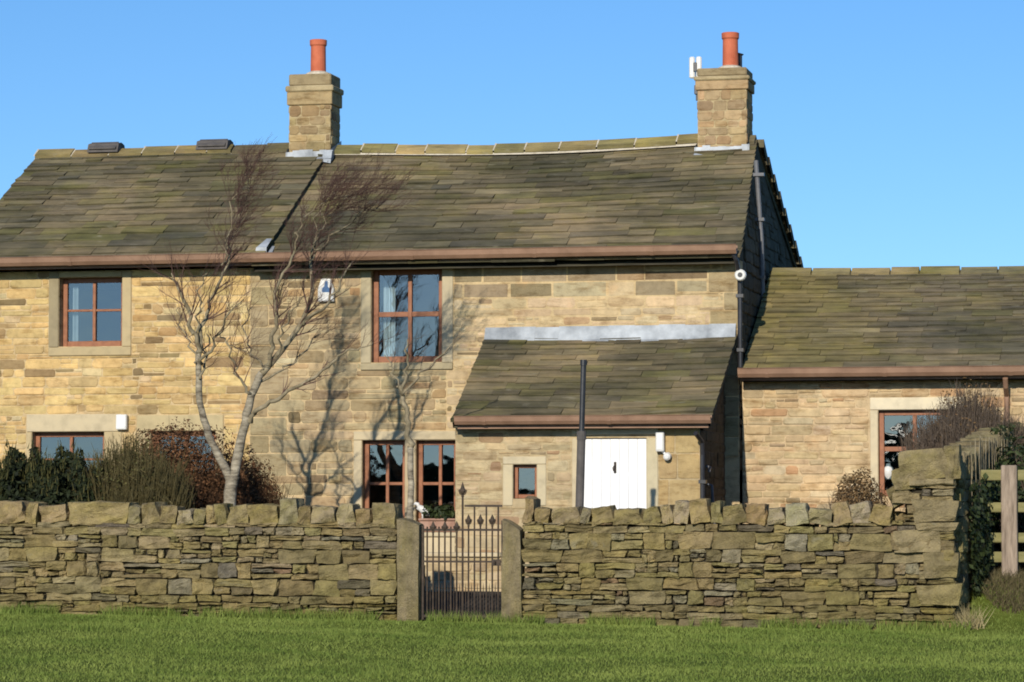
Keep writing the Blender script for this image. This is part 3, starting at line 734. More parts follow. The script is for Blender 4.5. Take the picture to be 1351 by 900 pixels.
# ------------------------------------------------------------------ lean-to
lean = thing('lean_to', 'low stone lean-to with mossy slate roof and white door', 'extension', (-1.9, LY, 0.5))
LX0, LX1 = -3.72, -0.19
TOPZ = 3.97; LE_Y, LE_Z = -2.58, 2.66
COL_L = (0.51, 0.405, 0.245)
def tint_lean(u, v):
    c = lerp(COL_L, (0.44, 0.36, 0.225), max(0, noise.noise((u, v, 9))))
    r_ = R.random()
    if r_ < 0.08: c = lerp(c, (0.3, 0.17, 0.09), 0.6)
    elif r_ < 0.16: c = lerp(c, (0.25, 0.2, 0.12), 0.5)
    return jit(c, 0.11, 0.05)
mb = MB(); frl = FRONT(LY); EZ = 2.62
lops = [W7, tuple(DOOR)]
shell(mb, frl, LX0, LX1, GH, EZ, lops, 0.35, (0.50, 0.40, 0.24))
lsur = [(W7[0]-0.16, W7[1]+0.15, W7[2]-0.11, W7[3]+0.12), (DOOR[0]-0.15, DOOR[1]+0.17, GH, DOOR[3]+0.15)]
masonry(mb, frl, LX0, DOOR[1]+0.17, GH, EZ, lsur, tint_lean, (0.08, 0.17), (0.2, 0.55), 0.022, 0.008, 0.008, 0.012)
masonry(mb, frl, DOOR[1]+0.17, LX1, GH, EZ, lsur, lambda u, v: jit((0.47, 0.345, 0.17), 0.08, 0.04), (0.3, 0.42), (0.24, 0.5), 0.012, 0.008, 0.004, 0.008, cut=(0.02, 0.07))
mb.build('wall', 'stone', lean)
for X, F_, nm in ((LX1, RIGHT, 'r'), (LX0, LEFT, 'l')):  # side walls coloured near-black: shade put into the stone tint
    mb = MB()
    top = lambda y: EZ+(TOPZ-EZ-0.06)*(y-LY)/(0-LY)
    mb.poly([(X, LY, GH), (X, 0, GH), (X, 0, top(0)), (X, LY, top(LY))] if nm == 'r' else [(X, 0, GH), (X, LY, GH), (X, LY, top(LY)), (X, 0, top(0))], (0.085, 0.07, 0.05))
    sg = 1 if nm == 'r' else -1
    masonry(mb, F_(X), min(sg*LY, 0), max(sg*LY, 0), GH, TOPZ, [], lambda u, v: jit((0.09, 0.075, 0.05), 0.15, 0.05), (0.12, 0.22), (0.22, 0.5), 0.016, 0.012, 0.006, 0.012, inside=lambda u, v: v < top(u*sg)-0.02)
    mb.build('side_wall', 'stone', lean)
mb = MB(); roof_slope(mb, lambda t: -3.72-0.1*t, lambda t: 0.02-0.01*t, LE_Y, LE_Z, -0.03, TOPZ, 0.22, 0.18, slate_tint(0.0), lambda x, t: -0.02*math.sin(math.pi*(x+3.7)/3.7), wr=(0.35, 1.1), lift=0.03)
lroof = mb.build('roof', 'slate', lean)
mb = MB(); k = 10; fx0, fx1 = at(640, 440, -0.05).x, at(969, 440, -0.05).x
for i in range(k):                          # lead apron where roof meets wall
    a, b_ = fx0+(fx1-fx0)*i/k, fx0+(fx1-fx0)*(i+1)/k+0.02
    h0 = at(800, 430, 0).z+U(-0.012, 0.012); h1 = at(800, 450, -0.15).z+U(-0.015, 0.015)
    o_ = 0.003*(i % 2)
    mb.poly([(a, -0.13-o_, h1+0.02), (b_, -0.13-o_, h1+0.02), (b_, -0.035-o_, h0), (a, -0.035-o_, h0)])
    mb.poly([(a, -0.19-o_, h1-0.015), (b_, -0.19-o_, h1-0.015), (b_, -0.13-o_, h1+0.02), (a, -0.13-o_, h1+0.02)])
mb.build('lead_flashing', 'lead', lroof)
gutter('gutter', lean, at(600, 557, -2.66).x, at(938, 553, -2.66).x, LE_Y-0.07, at(768, 549, -2.66).z, 0.07)
mb = MB(); xx = LX1+0.05
mb.tube([(xx-0.06, LE_Y-0.04, 2.5), (xx, LY-0.12, 2.38), (xx, LY-0.09, 2.2), (xx, LY-0.09, 0.55)], 0.035, 10); mb.box(xx-0.05, xx+0.05, LY-0.14, LY, 1.8, 1.85); mb.build('downpipe', 'black_pipe', lean)
mb = MB()                                   # thin waste pipes on the shaded side
yA = LY+0.55; xx = LX1+0.06
mb.tube([(LX1-0.02, yA, 2.05), (xx, yA, 2.03), (xx+0.03, yA-0.3, 1.98)], 0.02, 8); mb.tube([(LX1-0.02, yA, 1.80), (xx+0.02, yA, 1.78), (xx+0.06, yA, 1.2), (xx+0.06, yA, 0.6)], 0.022, 8)
mb.build('waste_pipe', 'grey_pipe', lean)
# white plank door: leaf, handle, frame
dx0, dx1, dz0, dz1 = DOOR
mb = MB(); n_ = 7; dw = (dx1-dx0-0.012)/n_
for i in range(n_): mb.box(dx0+0.006+dw*i+0.0015, dx0+0.006+dw*(i+1)-0.0015, LY+0.035+U(0, 0.002), LY+0.08, dz0+0.01, dz1-0.01, ch=0.003)
d_ = mb.build('door', 'white_paint', lean, origin=(dx0, LY, dz0))
hx, hzz = at(811, 616, LY).x, at(811, 616, LY).z
mb = MB(); mb.box(hx-0.018, hx+0.018, LY+0.026, LY+0.036, hzz-0.09, hzz+0.07, ch=0.003)
mb.tube([(hx, LY+0.03, hzz+0.02), (hx, LY-0.02, hzz+0.02), (hx-0.02, LY-0.025, hzz-0.015), (hx-0.012, LY-0.02, hzz-0.06)], 0.009, 8); mb.build('handle', 'iron', d_)
mb = MB()
mb.box(dx0-0.145, dx0-0.004, LY-0.016, LY+0.1, GH, dz1+0.0, jit(PALE, 0.04), ch=0.008); mb.box(dx1+0.004, dx1+0.165, LY-0.016, LY+0.1, GH, dz1, jit((0.50, 0.43, 0.28), 0.04), ch=0.008)
mb.box(dx0-0.145, dx1+0.165, LY-0.02, LY+0.1, dz1+0.05, dz1+0.145, jit((0.62, 0.54, 0.38), 0.04), ch=0.008)
mb.box(dx0-0.005, dx1+0.005, LY+0.01, LY+0.1, dz1+0.003, dz1+0.049, (0.28, 0.24, 0.17), ch=0.004)
mb.build('door_surround', 'ashlar', lean)
w = window(lean, W7, LY, (), (), 0.04, 0.1, 0.05, 'small single-pane window')
dress(w, [(W7[0]-0.15, W7[0]-0.004, W7[2]-0.1, W7[3], 0.014, (0.50, 0.42, 0.27), LY), (W7[1]+0.004, W7[1]+0.14, W7[2]-0.1, W7[3], 0.014, (0.50, 0.42, 0.27), LY), (W7[0]-0.15, W7[1]+0.14, W7[3]+0.004, W7[3]+0.115, 0.016, (0.52, 0.44, 0.29), LY)], ['jamb', 'jamb', 'lintel'])

# ------------------------------------------------------------------ side wing
wing = thing('side_wing', 'single-storey sandstone wing with long mossy slate roof beside the gable', 'house wing', (4, YW, 0.5))
WX0, WX1 = 0.06, 7.2; WEZ = 3.40; WRY = 3.1; WRZ = 5.16
mb = MB(); frw = FRONT(YW)
shell(mb, frw, WX0, WX1, GH, WEZ, [W8], 0.4, (0.60, 0.46, 0.28))
wsur = [(W8[0]-0.14, W8[1]+0.14, W8[2]-0.1, W8[3]+0.19)]
def tint_wing(u, v):
    c = lerp((0.58, 0.44, 0.26), (0.51, 0.38, 0.225), max(0, noise.noise((u, v*1.5, 5)))*1.3); r_ = R.random()
    if r_ < 0.09: c = lerp(c, (0.24, 0.19, 0.12), 0.6)
    elif r_ < 0.15: c = lerp(c, (0.46, 0.20, 0.09), 0.45)
    elif r_ < 0.25: c = lerp(c, (0.62, 0.52, 0.35), 0.5)
    return jit(c, 0.13, 0.05)
masonry(mb, frw, WX0, WX1, GH, WEZ, wsur, tint_wing, (0.075, 0.16), (0.16, 0.55), 0.014, 0.013, 0.008, 0.013)
mb.build('wall', 'stone', wing)
mb = MB()
mb.poly([(WX1, YW, GH), (WX1, 6.1, GH), (WX1, 6.1, WEZ), (WX1, WRY, WRZ-0.05), (WX1, YW, WEZ)], (0.40, 0.31, 0.18))
mb.build('gable_wall', 'stone', wing)
mb = MB(); mb.poly([(WX0, 6.1, GH), (WX0, 6.1, WEZ), (WX1, 6.1, WEZ), (WX1, 6.1, GH)], (0.40, 0.31, 0.18)); mb.build('rear_wall', 'stone', wing)
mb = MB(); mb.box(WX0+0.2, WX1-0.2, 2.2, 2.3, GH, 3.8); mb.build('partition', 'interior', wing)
mb = MB(); roof_slope(mb, lambda t: 0.075, lambda t: WX1+0.1, -0.22, 3.40, WRY, WRZ, 0.22, 0.15, wing_tint, lambda x, t: -0.03*t*math.sin(math.pi*x/7.3), wr=(0.35, 1.0))
roof_w = mb.build('roof', 'slate', wing)
mb = MB(); roof_slope(mb, lambda t: 0.075, lambda t: WX1+0.1, 6.4, 3.38, WRY, WRZ-0.005, 0.3, 0.24, slate_tint(0.35), lambda x, t: -0.03*t*math.sin(math.pi*x/7.3), wr=(0.3, 0.6)); mb.build('roof', 'slate', wing)
ridge_row('ridge_tiles', roof_w, 0.1, WX1+0.08, WRY, WRZ-0.01, lambda x, t: -0.03*t*math.sin(math.pi*x/7.3), (0.45, 0.65), [(0.24, 0.2, 0.09), (0.28, 0.22, 0.11), (0.2, 0.17, 0.09)], hgt=0.08, half=0.17, mort=False)
gutter('gutter', wing, 0.06, WX1+0.1, -0.30, at(1165, 485, -0.3).z, 0.08)
mb = MB(); xx = at(1328, 520, 0).x
mb.tube([(xx, -0.28, 3.32), (xx, -0.2, 3.2), (xx, 0.02, 3.08), (xx, 0.02, 2.9), (xx, 0.02, 0.55)], 0.038, 10); mb.build('downpipe', 'gutter', wing)
w = window(wing, W8, YW, (0.46,), (0.45,), 0.06, 0.1, 0.075, 'wide brown window under a pale lintel', 0.07)
dress(w, [(W8[0]-0.12, W8[1]+0.12, W8[3]+0.004, W8[3]+0.185, 0.02, (0.66, 0.57, 0.40), YW), (W8[0]-0.12, W8[0]-0.004, W8[2]-0.1, W8[3], 0.016, (0.56, 0.47, 0.31), YW), (W8[1]+0.004, W8[1]+0.12, W8[2]-0.1, W8[3], 0.016, (0.5, 0.42, 0.27), YW)], ['lintel', 'jamb', 'jamb'])

# ------------------------------------------------------------------ curtains and ornament behind the glass
def curtain(x0, x1, z0, z1, Y, label, group=None):
    mb = MB(); n_ = 16; pts = []
    for i in range(n_+1):
        x = x0+(x1-x0)*i/n_; pts.append((x, Y+0.025*math.sin(i*1.9)))
    rows = 6
    for (xa, ya), (xb, yb) in zip(pts, pts[1:]):
        for r_ in range(rows):
            za, zb = z0+(z1-z0)*r_/rows, z0+(z1-z0)*(r_+1)/rows
            mb.poly([(xa, ya, za), (xb, yb, za), (xb, yb, zb), (xa, ya, zb)])
    return tag(mb.build('curtain', 'curtain', origin=((x0+x1)/2, Y, z0)), label, 'curtain', group)
a = rect(96, 104, 380, 452, 0.3); curtain(a[0], a[1], W1[2]+0.05, W1[3]-0.12, 0.30, 'narrow white curtain strip behind the upper-left four-pane window')
a = rect(506, 522, 370, 470, 0.3); curtain(a[0], a[1], W2[2]+0.03, W2[3]-0.05, 0.30, 'white curtain at the left of the tall upper window')
a = at(1172, 618, 0.28); mb = MB(); mb.lathe((a.x, 0.28, a.z-0.16), [(0.0, 0), (0.045, 0), (0.05, 0.02), (0.075, 0.07), (0.085, 0.12), (0.07, 0.17), (0.035, 0.20), (0.03, 0.23), (0.0, 0.23)], 16)
tag(mb.build('vase', 'white_plastic', smooth=True), 'white round vase inside the wing window', 'ornament')

# ------------------------------------------------------------------ fittings on the walls
a = rect(420, 441, 368, 398, -0.05)
al = thing('alarm_box', 'white alarm box with blue emblem on the wall under the gutter', 'alarm box', ((a[0]+a[1])/2, -0.03, a[2]))
mb = MB(); xm = (a[0]+a[1])/2
prof = [(a[0], a[2]), (a[1], a[2]), (a[1], a[2]+0.19), (a[1]-0.05, a[3]-0.01), (a[1]-0.07, a[3]), (a[0]+0.07, a[3]), (a[0]+0.05, a[3]-0.01), (a[0], a[2]+0.19)]
n_ = len(prof); b0 = len(mb.v)
for yy, k in ((-0.02, 1.0), (-0.08, 1.0), (-0.095, 0.9)):
    for (x, z) in prof: mb.v.append((xm+(x-xm)*k, yy, (a[2]+a[3])/2+(z-(a[2]+a[3])/2)*k))
for q in (0, 1):
    for k in range(n_): mb.face((b0+q*n_+k, b0+q*n_+(k+1) % n_, b0+(q+1)*n_+(k+1) % n_, b0+(q+1)*n_+k))
mb.face(tuple(b0+2*n_+k for k in range(n_)))
mb.build('case', 'white_plastic', al)
mb = MB(); zc = a[2]+0.2; yf = -0.098
mb.poly([(xm-0.055, yf, zc-0.06), (xm+0.07, yf, zc-0.06), (xm+0.07, yf, zc+0.0), (xm+0.04, yf, zc+0.02), (xm+0.035, yf, zc+0.11), (xm-0.01, yf, zc+0.11), (xm-0.02, yf, zc+0.03), (xm-0.055, yf, zc+0.0)])
mb.build('emblem', 'blue_paint', al)
a = rect(154, 168, 547, 567, -0.06)
vb = thing('meter_box', 'small white box on the wall beside the long pale lintel', 'box', ((a[0]+a[1])/2, -0.05, a[2]))
mb = MB(); mb.box(a[0], a[1], -0.11, -0.024, a[2], a[3], ch=0.012); mb.build('case', 'white_plastic', vb)
mb = MB(); mb.box(a[0]+0.025, a[1]-0.025, -0.116, -0.1105, a[2]+0.03, a[3]-0.03, ch=0.002); mb.build('lid', 'white_paint', vb)
# lamp by the white door: long white housing and a sensor under it
a = rect(866, 877, 570, 596, LY-0.05)
lp = thing('security_light', 'white security light with round sensor right of the white door', 'lamp', ((a[0]+a[1])/2, LY, a[2]))
mb = MB(); mb.box(a[0], a[1], LY-0.13, LY-0.016, a[2], a[3], ch=0.015); mb.build('lamp_housing', 'white_plastic', lp)
mb = MB(); mb.box(a[0]+0.015, a[1]-0.015, LY-0.136, LY-0.131, a[2]+0.03, a[3]-0.03, ch=0.002); mb.build('lens', 'curtain', lp)
s_ = at(880, 602, LY-0.1); mb = MB(); mb.tube([(a[1]-0.03, LY-0.05, a[2]), (s_.x-0.01, LY-0.06, a[2]-0.05)], 0.018, 8)
mb.tube([(s_.x, LY-0.02, s_.z), (s_.x, LY-0.06, s_.z), (s_.x, LY-0.12, s_.z-0.01), (s_.x, LY-0.14, s_.z-0.012)], [0.05, 0.058, 0.05, 0.025], 14); mb.build('sensor', 'white_plastic', lp)
# round camera on the corner downpipe
s_ = at(977, 363, -0.2); cm = thing('corner_lamp', 'small round white lamp with dark lens at the house corner', 'lamp', s_)
mb = MB(); mb.tube([(s_.x, -0.10, s_.z), (s_.x, -0.16, s_.z), (s_.x, -0.23, s_.z), (s_.x, -0.25, s_.z)], [0.04, 0.085, 0.085, 0.07], 16); mb.build('housing', 'white_plastic', cm)
mb = MB(); mb.tube([(s_.x, -0.245, s_.z), (s_.x, -0.256, s_.z)], [0.04, 0.035], 12); mb.build('lens', 'black_pipe', cm)
# white aerial on the right chimney
ax_ = at(918, 90, 3.3)
an = thing('aerial', 'white twin-panel aerial fixed to the left side of the right chimney', 'aerial', (ax_.x, 3.3, ax_.z-0.4))
for dx in (-0.055, 0.055):
    mb = MB(); mb.box(ax_.x+dx-0.045, ax_.x+dx+0.045, 3.24, 3.30, ax_.z-0.17, ax_.z+0.18, ch=0.02); mb.build('panel', 'white_plastic', an)
mb = MB(); mb.box(ax_.x-0.03, ax_.x+0.03, 3.222, 3.238, ax_.z-0.06, ax_.z+0.08, ch=0.004); mb.build('hinge', 'black_pipe', an)
mb = MB(); mb.tube([(ax_.x+0.0, 3.34, ax_.z+0.1), (ax_.x+0.01, 3.34, ax_.z-0.52)], 0.018, 8); mb.tube([(ax_.x+0.0, 3.34, ax_.z-0.3), (chR[0]+0.02, 3.36, ax_.z-0.3)], 0.016, 8)
mb.box(ax_.x-0.03, ax_.x+0.05, 3.30, 3.37, ax_.z-0.42, ax_.z-0.27, ch=0.01); mb.build('bracket', 'grey_pipe', an)
# dark pole in front of the lean-to
pt, pb = at(770, 476, -6.4), at(765, 662, -6.4)
pl = thing('metal_pole', 'tall dark metal pole standing in front of the white door', 'pole', (pb.x-0.03, -6.4, 0.1))
mid = pt.lerp(pb, 0.55); bot = pb+(pb-pt).normalized()*1.45
mb = MB(); mb.tube([pt, mid], 0.036, 12); mb.tube([pt+Vector((0, 0, 0.012)), pt-Vector((0, 0, 0.06))], 0.045, 12); mb.build('upper_tube', 'black_pipe', pl)
mb = MB(); mb.tube([mid+Vector((0, 0, 0.08)), bot], 0.054, 12); mb.tube([mid+Vector((0, 0, 0.09)), mid-Vector((0, 0, 0.02))], 0.061, 12); mb.build('lower_tube', M_vent, pl)

# ------------------------------------------------------------------ dry stone walls
T3 = None
def rough_block(mb, c, s_, rot, tint, rough=0.12, n=3, taper=0.0):
    """a field stone: subdivided block, rounded and roughened"""
    seed = Vector((U(0, 99), U(0, 99), U(0, 99))); idx = {}
    cr, sr = math.cos(rot), math.sin(rot)
    k = 0.88; tl = U(-0.12, 0.12); tw = U(-0.1, 0.1)
    def vert(i, j, l):
        key = (i, j, l)
        if key in idx: return idx[key]
        p = Vector((2*i/n-1, 2*j/n-1, 2*l/n-1))
        q = p.copy(); le = max(abs(p.x), abs(p.y), abs(p.z)); sph = p.normalized()*1.25
        q = p*k+sph*(1-k)*0.9
        d = noise.noise_vector(seed+Vector((p.x*s_[0], p.y*s_[1], p.z*s_[2]))*5.0)*rough + noise.noise_vector(seed+p*1.3)*rough*0.8 + noise.noise_vector(seed+Vector((p.x*s_[0], p.y*s_[1], p.z*s_[2]))*16.0)*rough*0.45
        q = Vector((q.x*s_[0]*(1-taper*(p.z+1)*0.5)*(1+tl*p.z), q.y*s_[1], q.z*s_[2]*(1+tw*p.x)))+Vector((d.x*0.10, d.y*0.22, d.z*0.07))
        x, z = q.x*cr-q.z*sr, q.x*sr+q.z*cr
        idx[key] = len(mb.v); mb.v.append((c[0]+x, c[1]+q.y, c[2]+z)); return idx[key]
    for a in range(n):
        for b_ in range(n):
            for (f, flip) in ((lambda a, b_: (a, b_, 0), 1), (lambda a, b_: (a, b_, n), 0), (lambda a, b_: (a, 0, b_), 0), (lambda a, b_: (a, n, b_), 1), (lambda a, b_: (0, a, b_), 1), (lambda a, b_: (n, a, b_), 0)):
                q = [vert(*f(a, b_)), vert(*f(a+1, b_)), vert(*f(a+1, b_+1)), vert(*f(a, b_+1))]
                if flip: q.reverse()
                mb.face(tuple(q), tint)
DS = [(0.27, 0.212, 0.098), (0.295, 0.232, 0.118), (0.24, 0.188, 0.088), (0.305, 0.245, 0.14), (0.255, 0.21, 0.09), (0.21, 0.165, 0.084)]
def ds_tint(zrel):
    c = DS[int(U(0, len(DS)))]; r_ = R.random()
    if r_ < 0.015: c = (0.22, 0.145, 0.085)
    elif r_ < 0.05: c = (0.16, 0.135, 0.095)
    elif r_ < 0.12: c = (0.255, 0.22, 0.145)
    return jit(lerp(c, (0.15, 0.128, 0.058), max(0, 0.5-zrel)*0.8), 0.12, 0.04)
def dry_wall(x0, x1, top, yf, th, flip=None, hb=1.0):
    """stones of a wall running along x; top(x): height of the wall head below the cope"""
    mb = MB(); z0 = -0.12
    segs = 20
    for i in range(segs):                   # rubble heart
        a, b_ = x0+(x1-x0)*i/segs, x0+(x1-x0)*(i+1)/segs
        e0, e1 = (0.07 if i == 0 else 0), (0.07 if i == segs-1 else 0)
        mb.box(a+e0, b_-e1, yf+0.085, yf+th-0.085, z0, min(top(a), top(b_))-0.05, (0.05, 0.042, 0.028))
    mx = max(top(x0+(x1-x0)*i/40) for i in range(41))
    for face in (0, 1):
        z = z0
        while z < mx:
            h = U(0.085, 0.225)
            x = x0
            while x < x1-0.02:
                wd = U(0.16, 0.52)*(0.75+h*1.6)
                if x1-(x+wd) < 0.12: wd = x1-x
                parts = [(x, wd, z, h)]
                if h > 0.14:
                    r_ = R.random()
                    if r_ < 0.42:
                        s_ = h*U(0.35, 0.65); k = wd*U(0.3, 0.7)
                        parts = [(x, wd, z, s_), (x, k, z+s_, h-s_), (x+k, wd-k, z+s_, h-s_)] if R.random() < 0.5 else [(x, k, z, s_), (x+k, wd-k, z, s_), (x, wd, z+s_, h-s_)]
                    elif r_ < 0.56:
                        parts = [(x, wd, z, h*0.34), (x, wd*0.55, z+h*0.34, h*0.33), (x+wd*0.55, wd*0.45, z+h*0.34, h*0.33), (x, wd, z+h*0.67, h*0.33)]
                for (px_, pw, pz, ph) in parts:
                    wob = 0.028*noise.noise((px_*0.7, pz*0.8, 4+face))
                    t = top(px_+pw/2)
                    zz, hh = pz+wob, ph
                    if zz+hh > t+0.01: hh = t-zz
                    if hh < 0.035 or pw < 0.05: continue
                    dep = U(0.13, 0.19); out_ = U(-0.035, 0.03)
                    yc = yf+dep/2+out_ if face == 0 else yf+th-dep/2-out_
                    g = U(0.004, 0.020)
                    rough_block(mb, (px_+pw/2, yc, zz+hh/2), ((pw/2-g)*1.06, dep/2, (hh/2-g*0.75)*1.07), U(-0.05, 0.05), ds_tint(max(0, zz)), 0.2, 4)
                x += wd
            z += h
    return mb
garden_l = thing('garden_wall', 'mossy dry stone garden wall left of the iron gate', 'stone wall', (-6, -7.2, 0))
YF, TH = -7.2, 0.46
post = [rect(525, 553, 688, 822, YF), rect(663, 688, 692, 824, YF)]
LXE = post[0][0]-0.02
topl = lambda x: 1.285+0.03*noise.noise((x*0.8, 0, 0))
mb = dry_wall(-14.0, LXE, topl, YF, TH); tag(mb.build('stone_courses', 'drystone', garden_l), None)
garden_r = thing('garden_wall', 'mossy dry stone garden wall from the gate to the raised right-hand corner', 'stone wall', (1, -7.2, 0))
RX0, RX1 = post[1][1]+0.015, 3.72
def topr(x):
    b_ = 1.30+0.03*noise.noise((x*0.8, 3, 0))
    xs0, xs1 = at(1172, 640, YF).x, at(1205, 640, YF).x
    return b_+(1.78-b_)*smooth((x-xs0)/(xs1-xs0))
mb = dry_wall(RX0, RX1, topr, YF, TH)
# big corner blocks at the right end
for (p0, p1, q0, q1) in ((1205, 1262, 660, 688), (1200, 1258, 632, 640), (1208, 1264, 690, 700), (1218, 1264, 730, 762), (1212, 1268, 772, 798), (1180, 1240, 700, 728)):
    x0, x1, z0, z1 = rect(p0, p1, q0, q1, YF-0.02)
    rough_block(mb, ((x0+x1)/2, YF+0.10, (z0+z1)/2), ((x1-x0)/2*1.04, 0.15, (z1-z0)/2*1.05), U(-0.02, 0.02), jit((0.265, 0.212, 0.115), 0.12), 0.18, 4)
mb.build('stone_courses', 'drystone', garden_r)
CP = [(0.29, 0.228, 0.112), (0.31, 0.25, 0.145), (0.26, 0.205, 0.098), (0.31, 0.26, 0.172), (0.31, 0.228, 0.118)]
def copes(par, x0, x1, base, big=None):
    x = x0
    while x < x1-0.06:
        wd = U(0.11, 0.30) if R.random() < 0.8 else U(0.3, 0.42)
        hide = False
        if big:
            for (ba, bb, bh) in big:
                if ba <= x+0.05 < bb: wd = bb-x; hide = True; hgt = bh
        if x1-x-wd < 0.1: wd = x1-x
        if not hide: hgt = U(0.17, 0.315)
        xc = x+wd/2
        if -9.6 < xc:
            mb = MB(); tint = jit(CP[int(U(0, len(CP)))], 0.15, 0.06)
            rough_block(mb, (xc, YF+TH/2-0.01, base(xc)+hgt/2-0.015), ((wd/2-0.006)*1.06, TH/2*U(0.9, 1.02), hgt/2*1.05), 0 if hide else U(-0.22, 0.22), tint, 0.24, 4, U(0.02, 0.28))
            mb.build('coping_stone', 'drystone', par, origin=(xc, YF+TH/2, base(xc)))
        x += wd
copes(garden_l, -9.7, LXE, topl, [(at(92, 670, YF).x, at(168, 670, YF).x, 0.27), (at(474, 670, YF).x, LXE, 0.27), (at(418, 670, YF).x, at(468, 670, YF).x, 0.24)])
mb = MB()
x = -14.0
while x < -9.72:                            # cope beyond the picture, one piece
    wd = min(U(0.14, 0.3), -9.7-x); h = U(0.2, 0.28)
    rough_block(mb, (x+wd/2, YF+TH/2, topl(x)+h/2-0.015), ((wd/2-0.006)*1.06, TH/2, h/2*1.05), U(-0.1, 0.1), jit(CP[0], 0.15), 0.2, 3, 0.1); x += wd
tag(mb.build('coping', 'drystone', garden_l), kind='stuff')
copes(garden_r, RX0, at(1176, 660, YF).x, topr)
# cap stones of the raised corner
for (p0, p1, q0, q1, rr) in ((1172, 1200, 640, 664, 0.5), (1186, 1250, 594, 634, 0.13), (1178, 1204, 618, 646, 0.2), (1246, 1266, 588, 632, 0.05)):
    x0, x1, z0, z1 = rect(p0, p1, q0, q1, YF+0.05)
    mb = MB(); rough_block(mb, ((x0+x1)/2, YF+TH/2, (z0+z1)/2), ((x1-x0)/2*1.03, TH/2, (z1-z0)/2*1.05), rr, jit((0.25, 0.2, 0.105), 0.1), 0.24, 5); mb.build('coping_stone', 'drystone', garden_r, origin=((x0+x1)/2, YF+TH/2, z0))
# the wall running back to the wing
ret = thing('return_wall', 'dry stone wall climbing back to the wing, with upright cope stones and ivy', 'stone wall', (3.5, -3.6, 0.3))
mb = MB()
xo = lambda y: 0.45*max(0.0, y+7.2)/7.0
rtop = lambda y: 1.74+(2.34-1.74)*(y+7.2)/7.0
for i in range(14):
    ya, yb = YF+TH+0.01+(7.2-TH-0.15)*i/14, YF+TH+0.01+(7.2-TH-0.15)*(i+1)/14
    o_ = xo((ya+yb)/2); mb.box(3.38+o_, 3.64+o_, ya, yb-0.002, -0.1, rtop(ya)-0.05, (0.05, 0.042, 0.028))
for face in (0, 1):
    z = -0.1
    while z < 2.4:
        h = U(0.1, 0.2); y = YF+TH
        while y < -0.12:
            wd = min(U(0.2, 0.5), -0.1-y)
            if wd > 0.05 and z+h < rtop(y+wd/2)+0.02:
                xc = 3.66+U(-0.02, 0.02) if face == 0 else 3.36+U(-0.02, 0.02)
                tmp = MB(); rough_block(tmp, (0, 0, 0), (wd/2, 0.08, h/2), U(-0.03, 0.03), ds_tint(z), 0.13, 3)
                n0 = len(mb.v); mb.v.extend((xc+xo(y+wd/2+v_[0])-v_[1], y+wd/2+v_[0], z+h/2+v_[2]) for v_ in tmp.v)
                for f, t in zip(tmp.f, tmp.t): mb.face(tuple(n0+q for q in f), t)
            y += wd
        z += h
mb.build('stone_courses', 'drystone', ret)
y = YF+TH+0.02
while y < -0.2:
    wd = U(0.1, 0.2); tmp = MB(); h = U(0.3, 0.38)
    rough_block(tmp, (0, 0, 0), (wd/2, 0.21, h/2), U(-0.25, 0.05), jit((0.215, 0.178, 0.10), 0.16, 0.05), 0.18, 4, U(0, 0.2))
    mb = MB(); z = rtop(y)+h/2-0.02
    mb.v.extend((3.51+xo(y+wd/2+v_[0])-v_[1], y+wd/2+v_[0], z+v_[2]) for v_ in tmp.v)
    for f, t in zip(tmp.f, tmp.t): mb.face(f, t)
    mb.build('coping_stone', 'drystone', ret, origin=(3.51+xo(y), y, z)); y += wd
# gate posts
for i, p in enumerate(post):
    mb = MB(); x0, x1 = p[0], p[1]
    tmp = MB(); rough_block(tmp, ((x0+x1)/2, YF+0.10, (p[3]-0.15)/2), ((x1-x0)/2*1.05, 0.15, (p[3]+0.15)/2*1.03), 0, (0.235, 0.19, 0.11), 0.12, 6)
    tag(tmp.build('gate_post', 'drystone', origin=((x0+x1)/2, YF+0.1, 0)), ('squared stone gate post on the left of the iron gate, by the young tree' if i == 0 else 'squared stone gate post on the right of the iron gate'), 'gate post', 'gate posts')

# ------------------------------------------------------------------ iron gate
gY = YF+0.08
gx0, gx1 = post[0][1]+0.03, post[1][0]-0.02
gate = thing('iron_gate', 'rusty wrought iron garden gate with spear-topped bars between stone posts', 'gate', ((gx0+gx1)/2, gY, 0.05))
zt = at(608, 697, gY).z; zm = at(608, 741, gY).z; zbm = at(608, 813, gY).z
mb = MB()
for z, hh in ((zt-0.02, 0.014), (zm, 0.012), (zbm, 0.016)): mb.box(gx0, gx1, gY-0.007, gY+0.007, z-hh, z+hh)
mb.box(gx0-0.014, gx0+0.012, gY-0.013, gY+0.013, 0.03, zt+0.03); mb.box(gx1-0.012, gx1+0.014, gY-0.013, gY+0.013, 0.03, zt+0.1)
mb.box(at(613, 668, gY).x, gx1, gY-0.005, gY+0.005, at(640, 669, gY).z, at(640, 666, gY).z)
mb.build('frame', 'iron', gate)
def bar(x, z0, z1, finial, tall=False, r=0.0125):
    mb = MB(); mb.tube([(x, gY, z0), (x, gY, z1)], r, 6)
    o = mb.build('bar', 'iron', gate, origin=(x, gY, z0))
    if finial:
        f = MB(); k = 1.25 if tall else 1.0
        f.lathe((x, gY, z1), [(0.006, -0.015), (0.018*k, 0.0), (0.008, 0.02), (0.026*k, 0.045), (0.034*k, 0.07), (0.020*k, 0.11), (0.001, 0.15*k)], 8)
        for s_ in (-1, 1): f.tube([(x, gY, z1+0.01), (x+s_*0.03*k, gY, z1+0.035), (x+s_*0.042*k, gY, z1+0.075), (x+s_*0.03*k, gY, z1+0.085)], 0.007, 5)
        f.build('finial', 'iron', o)
nb = 13
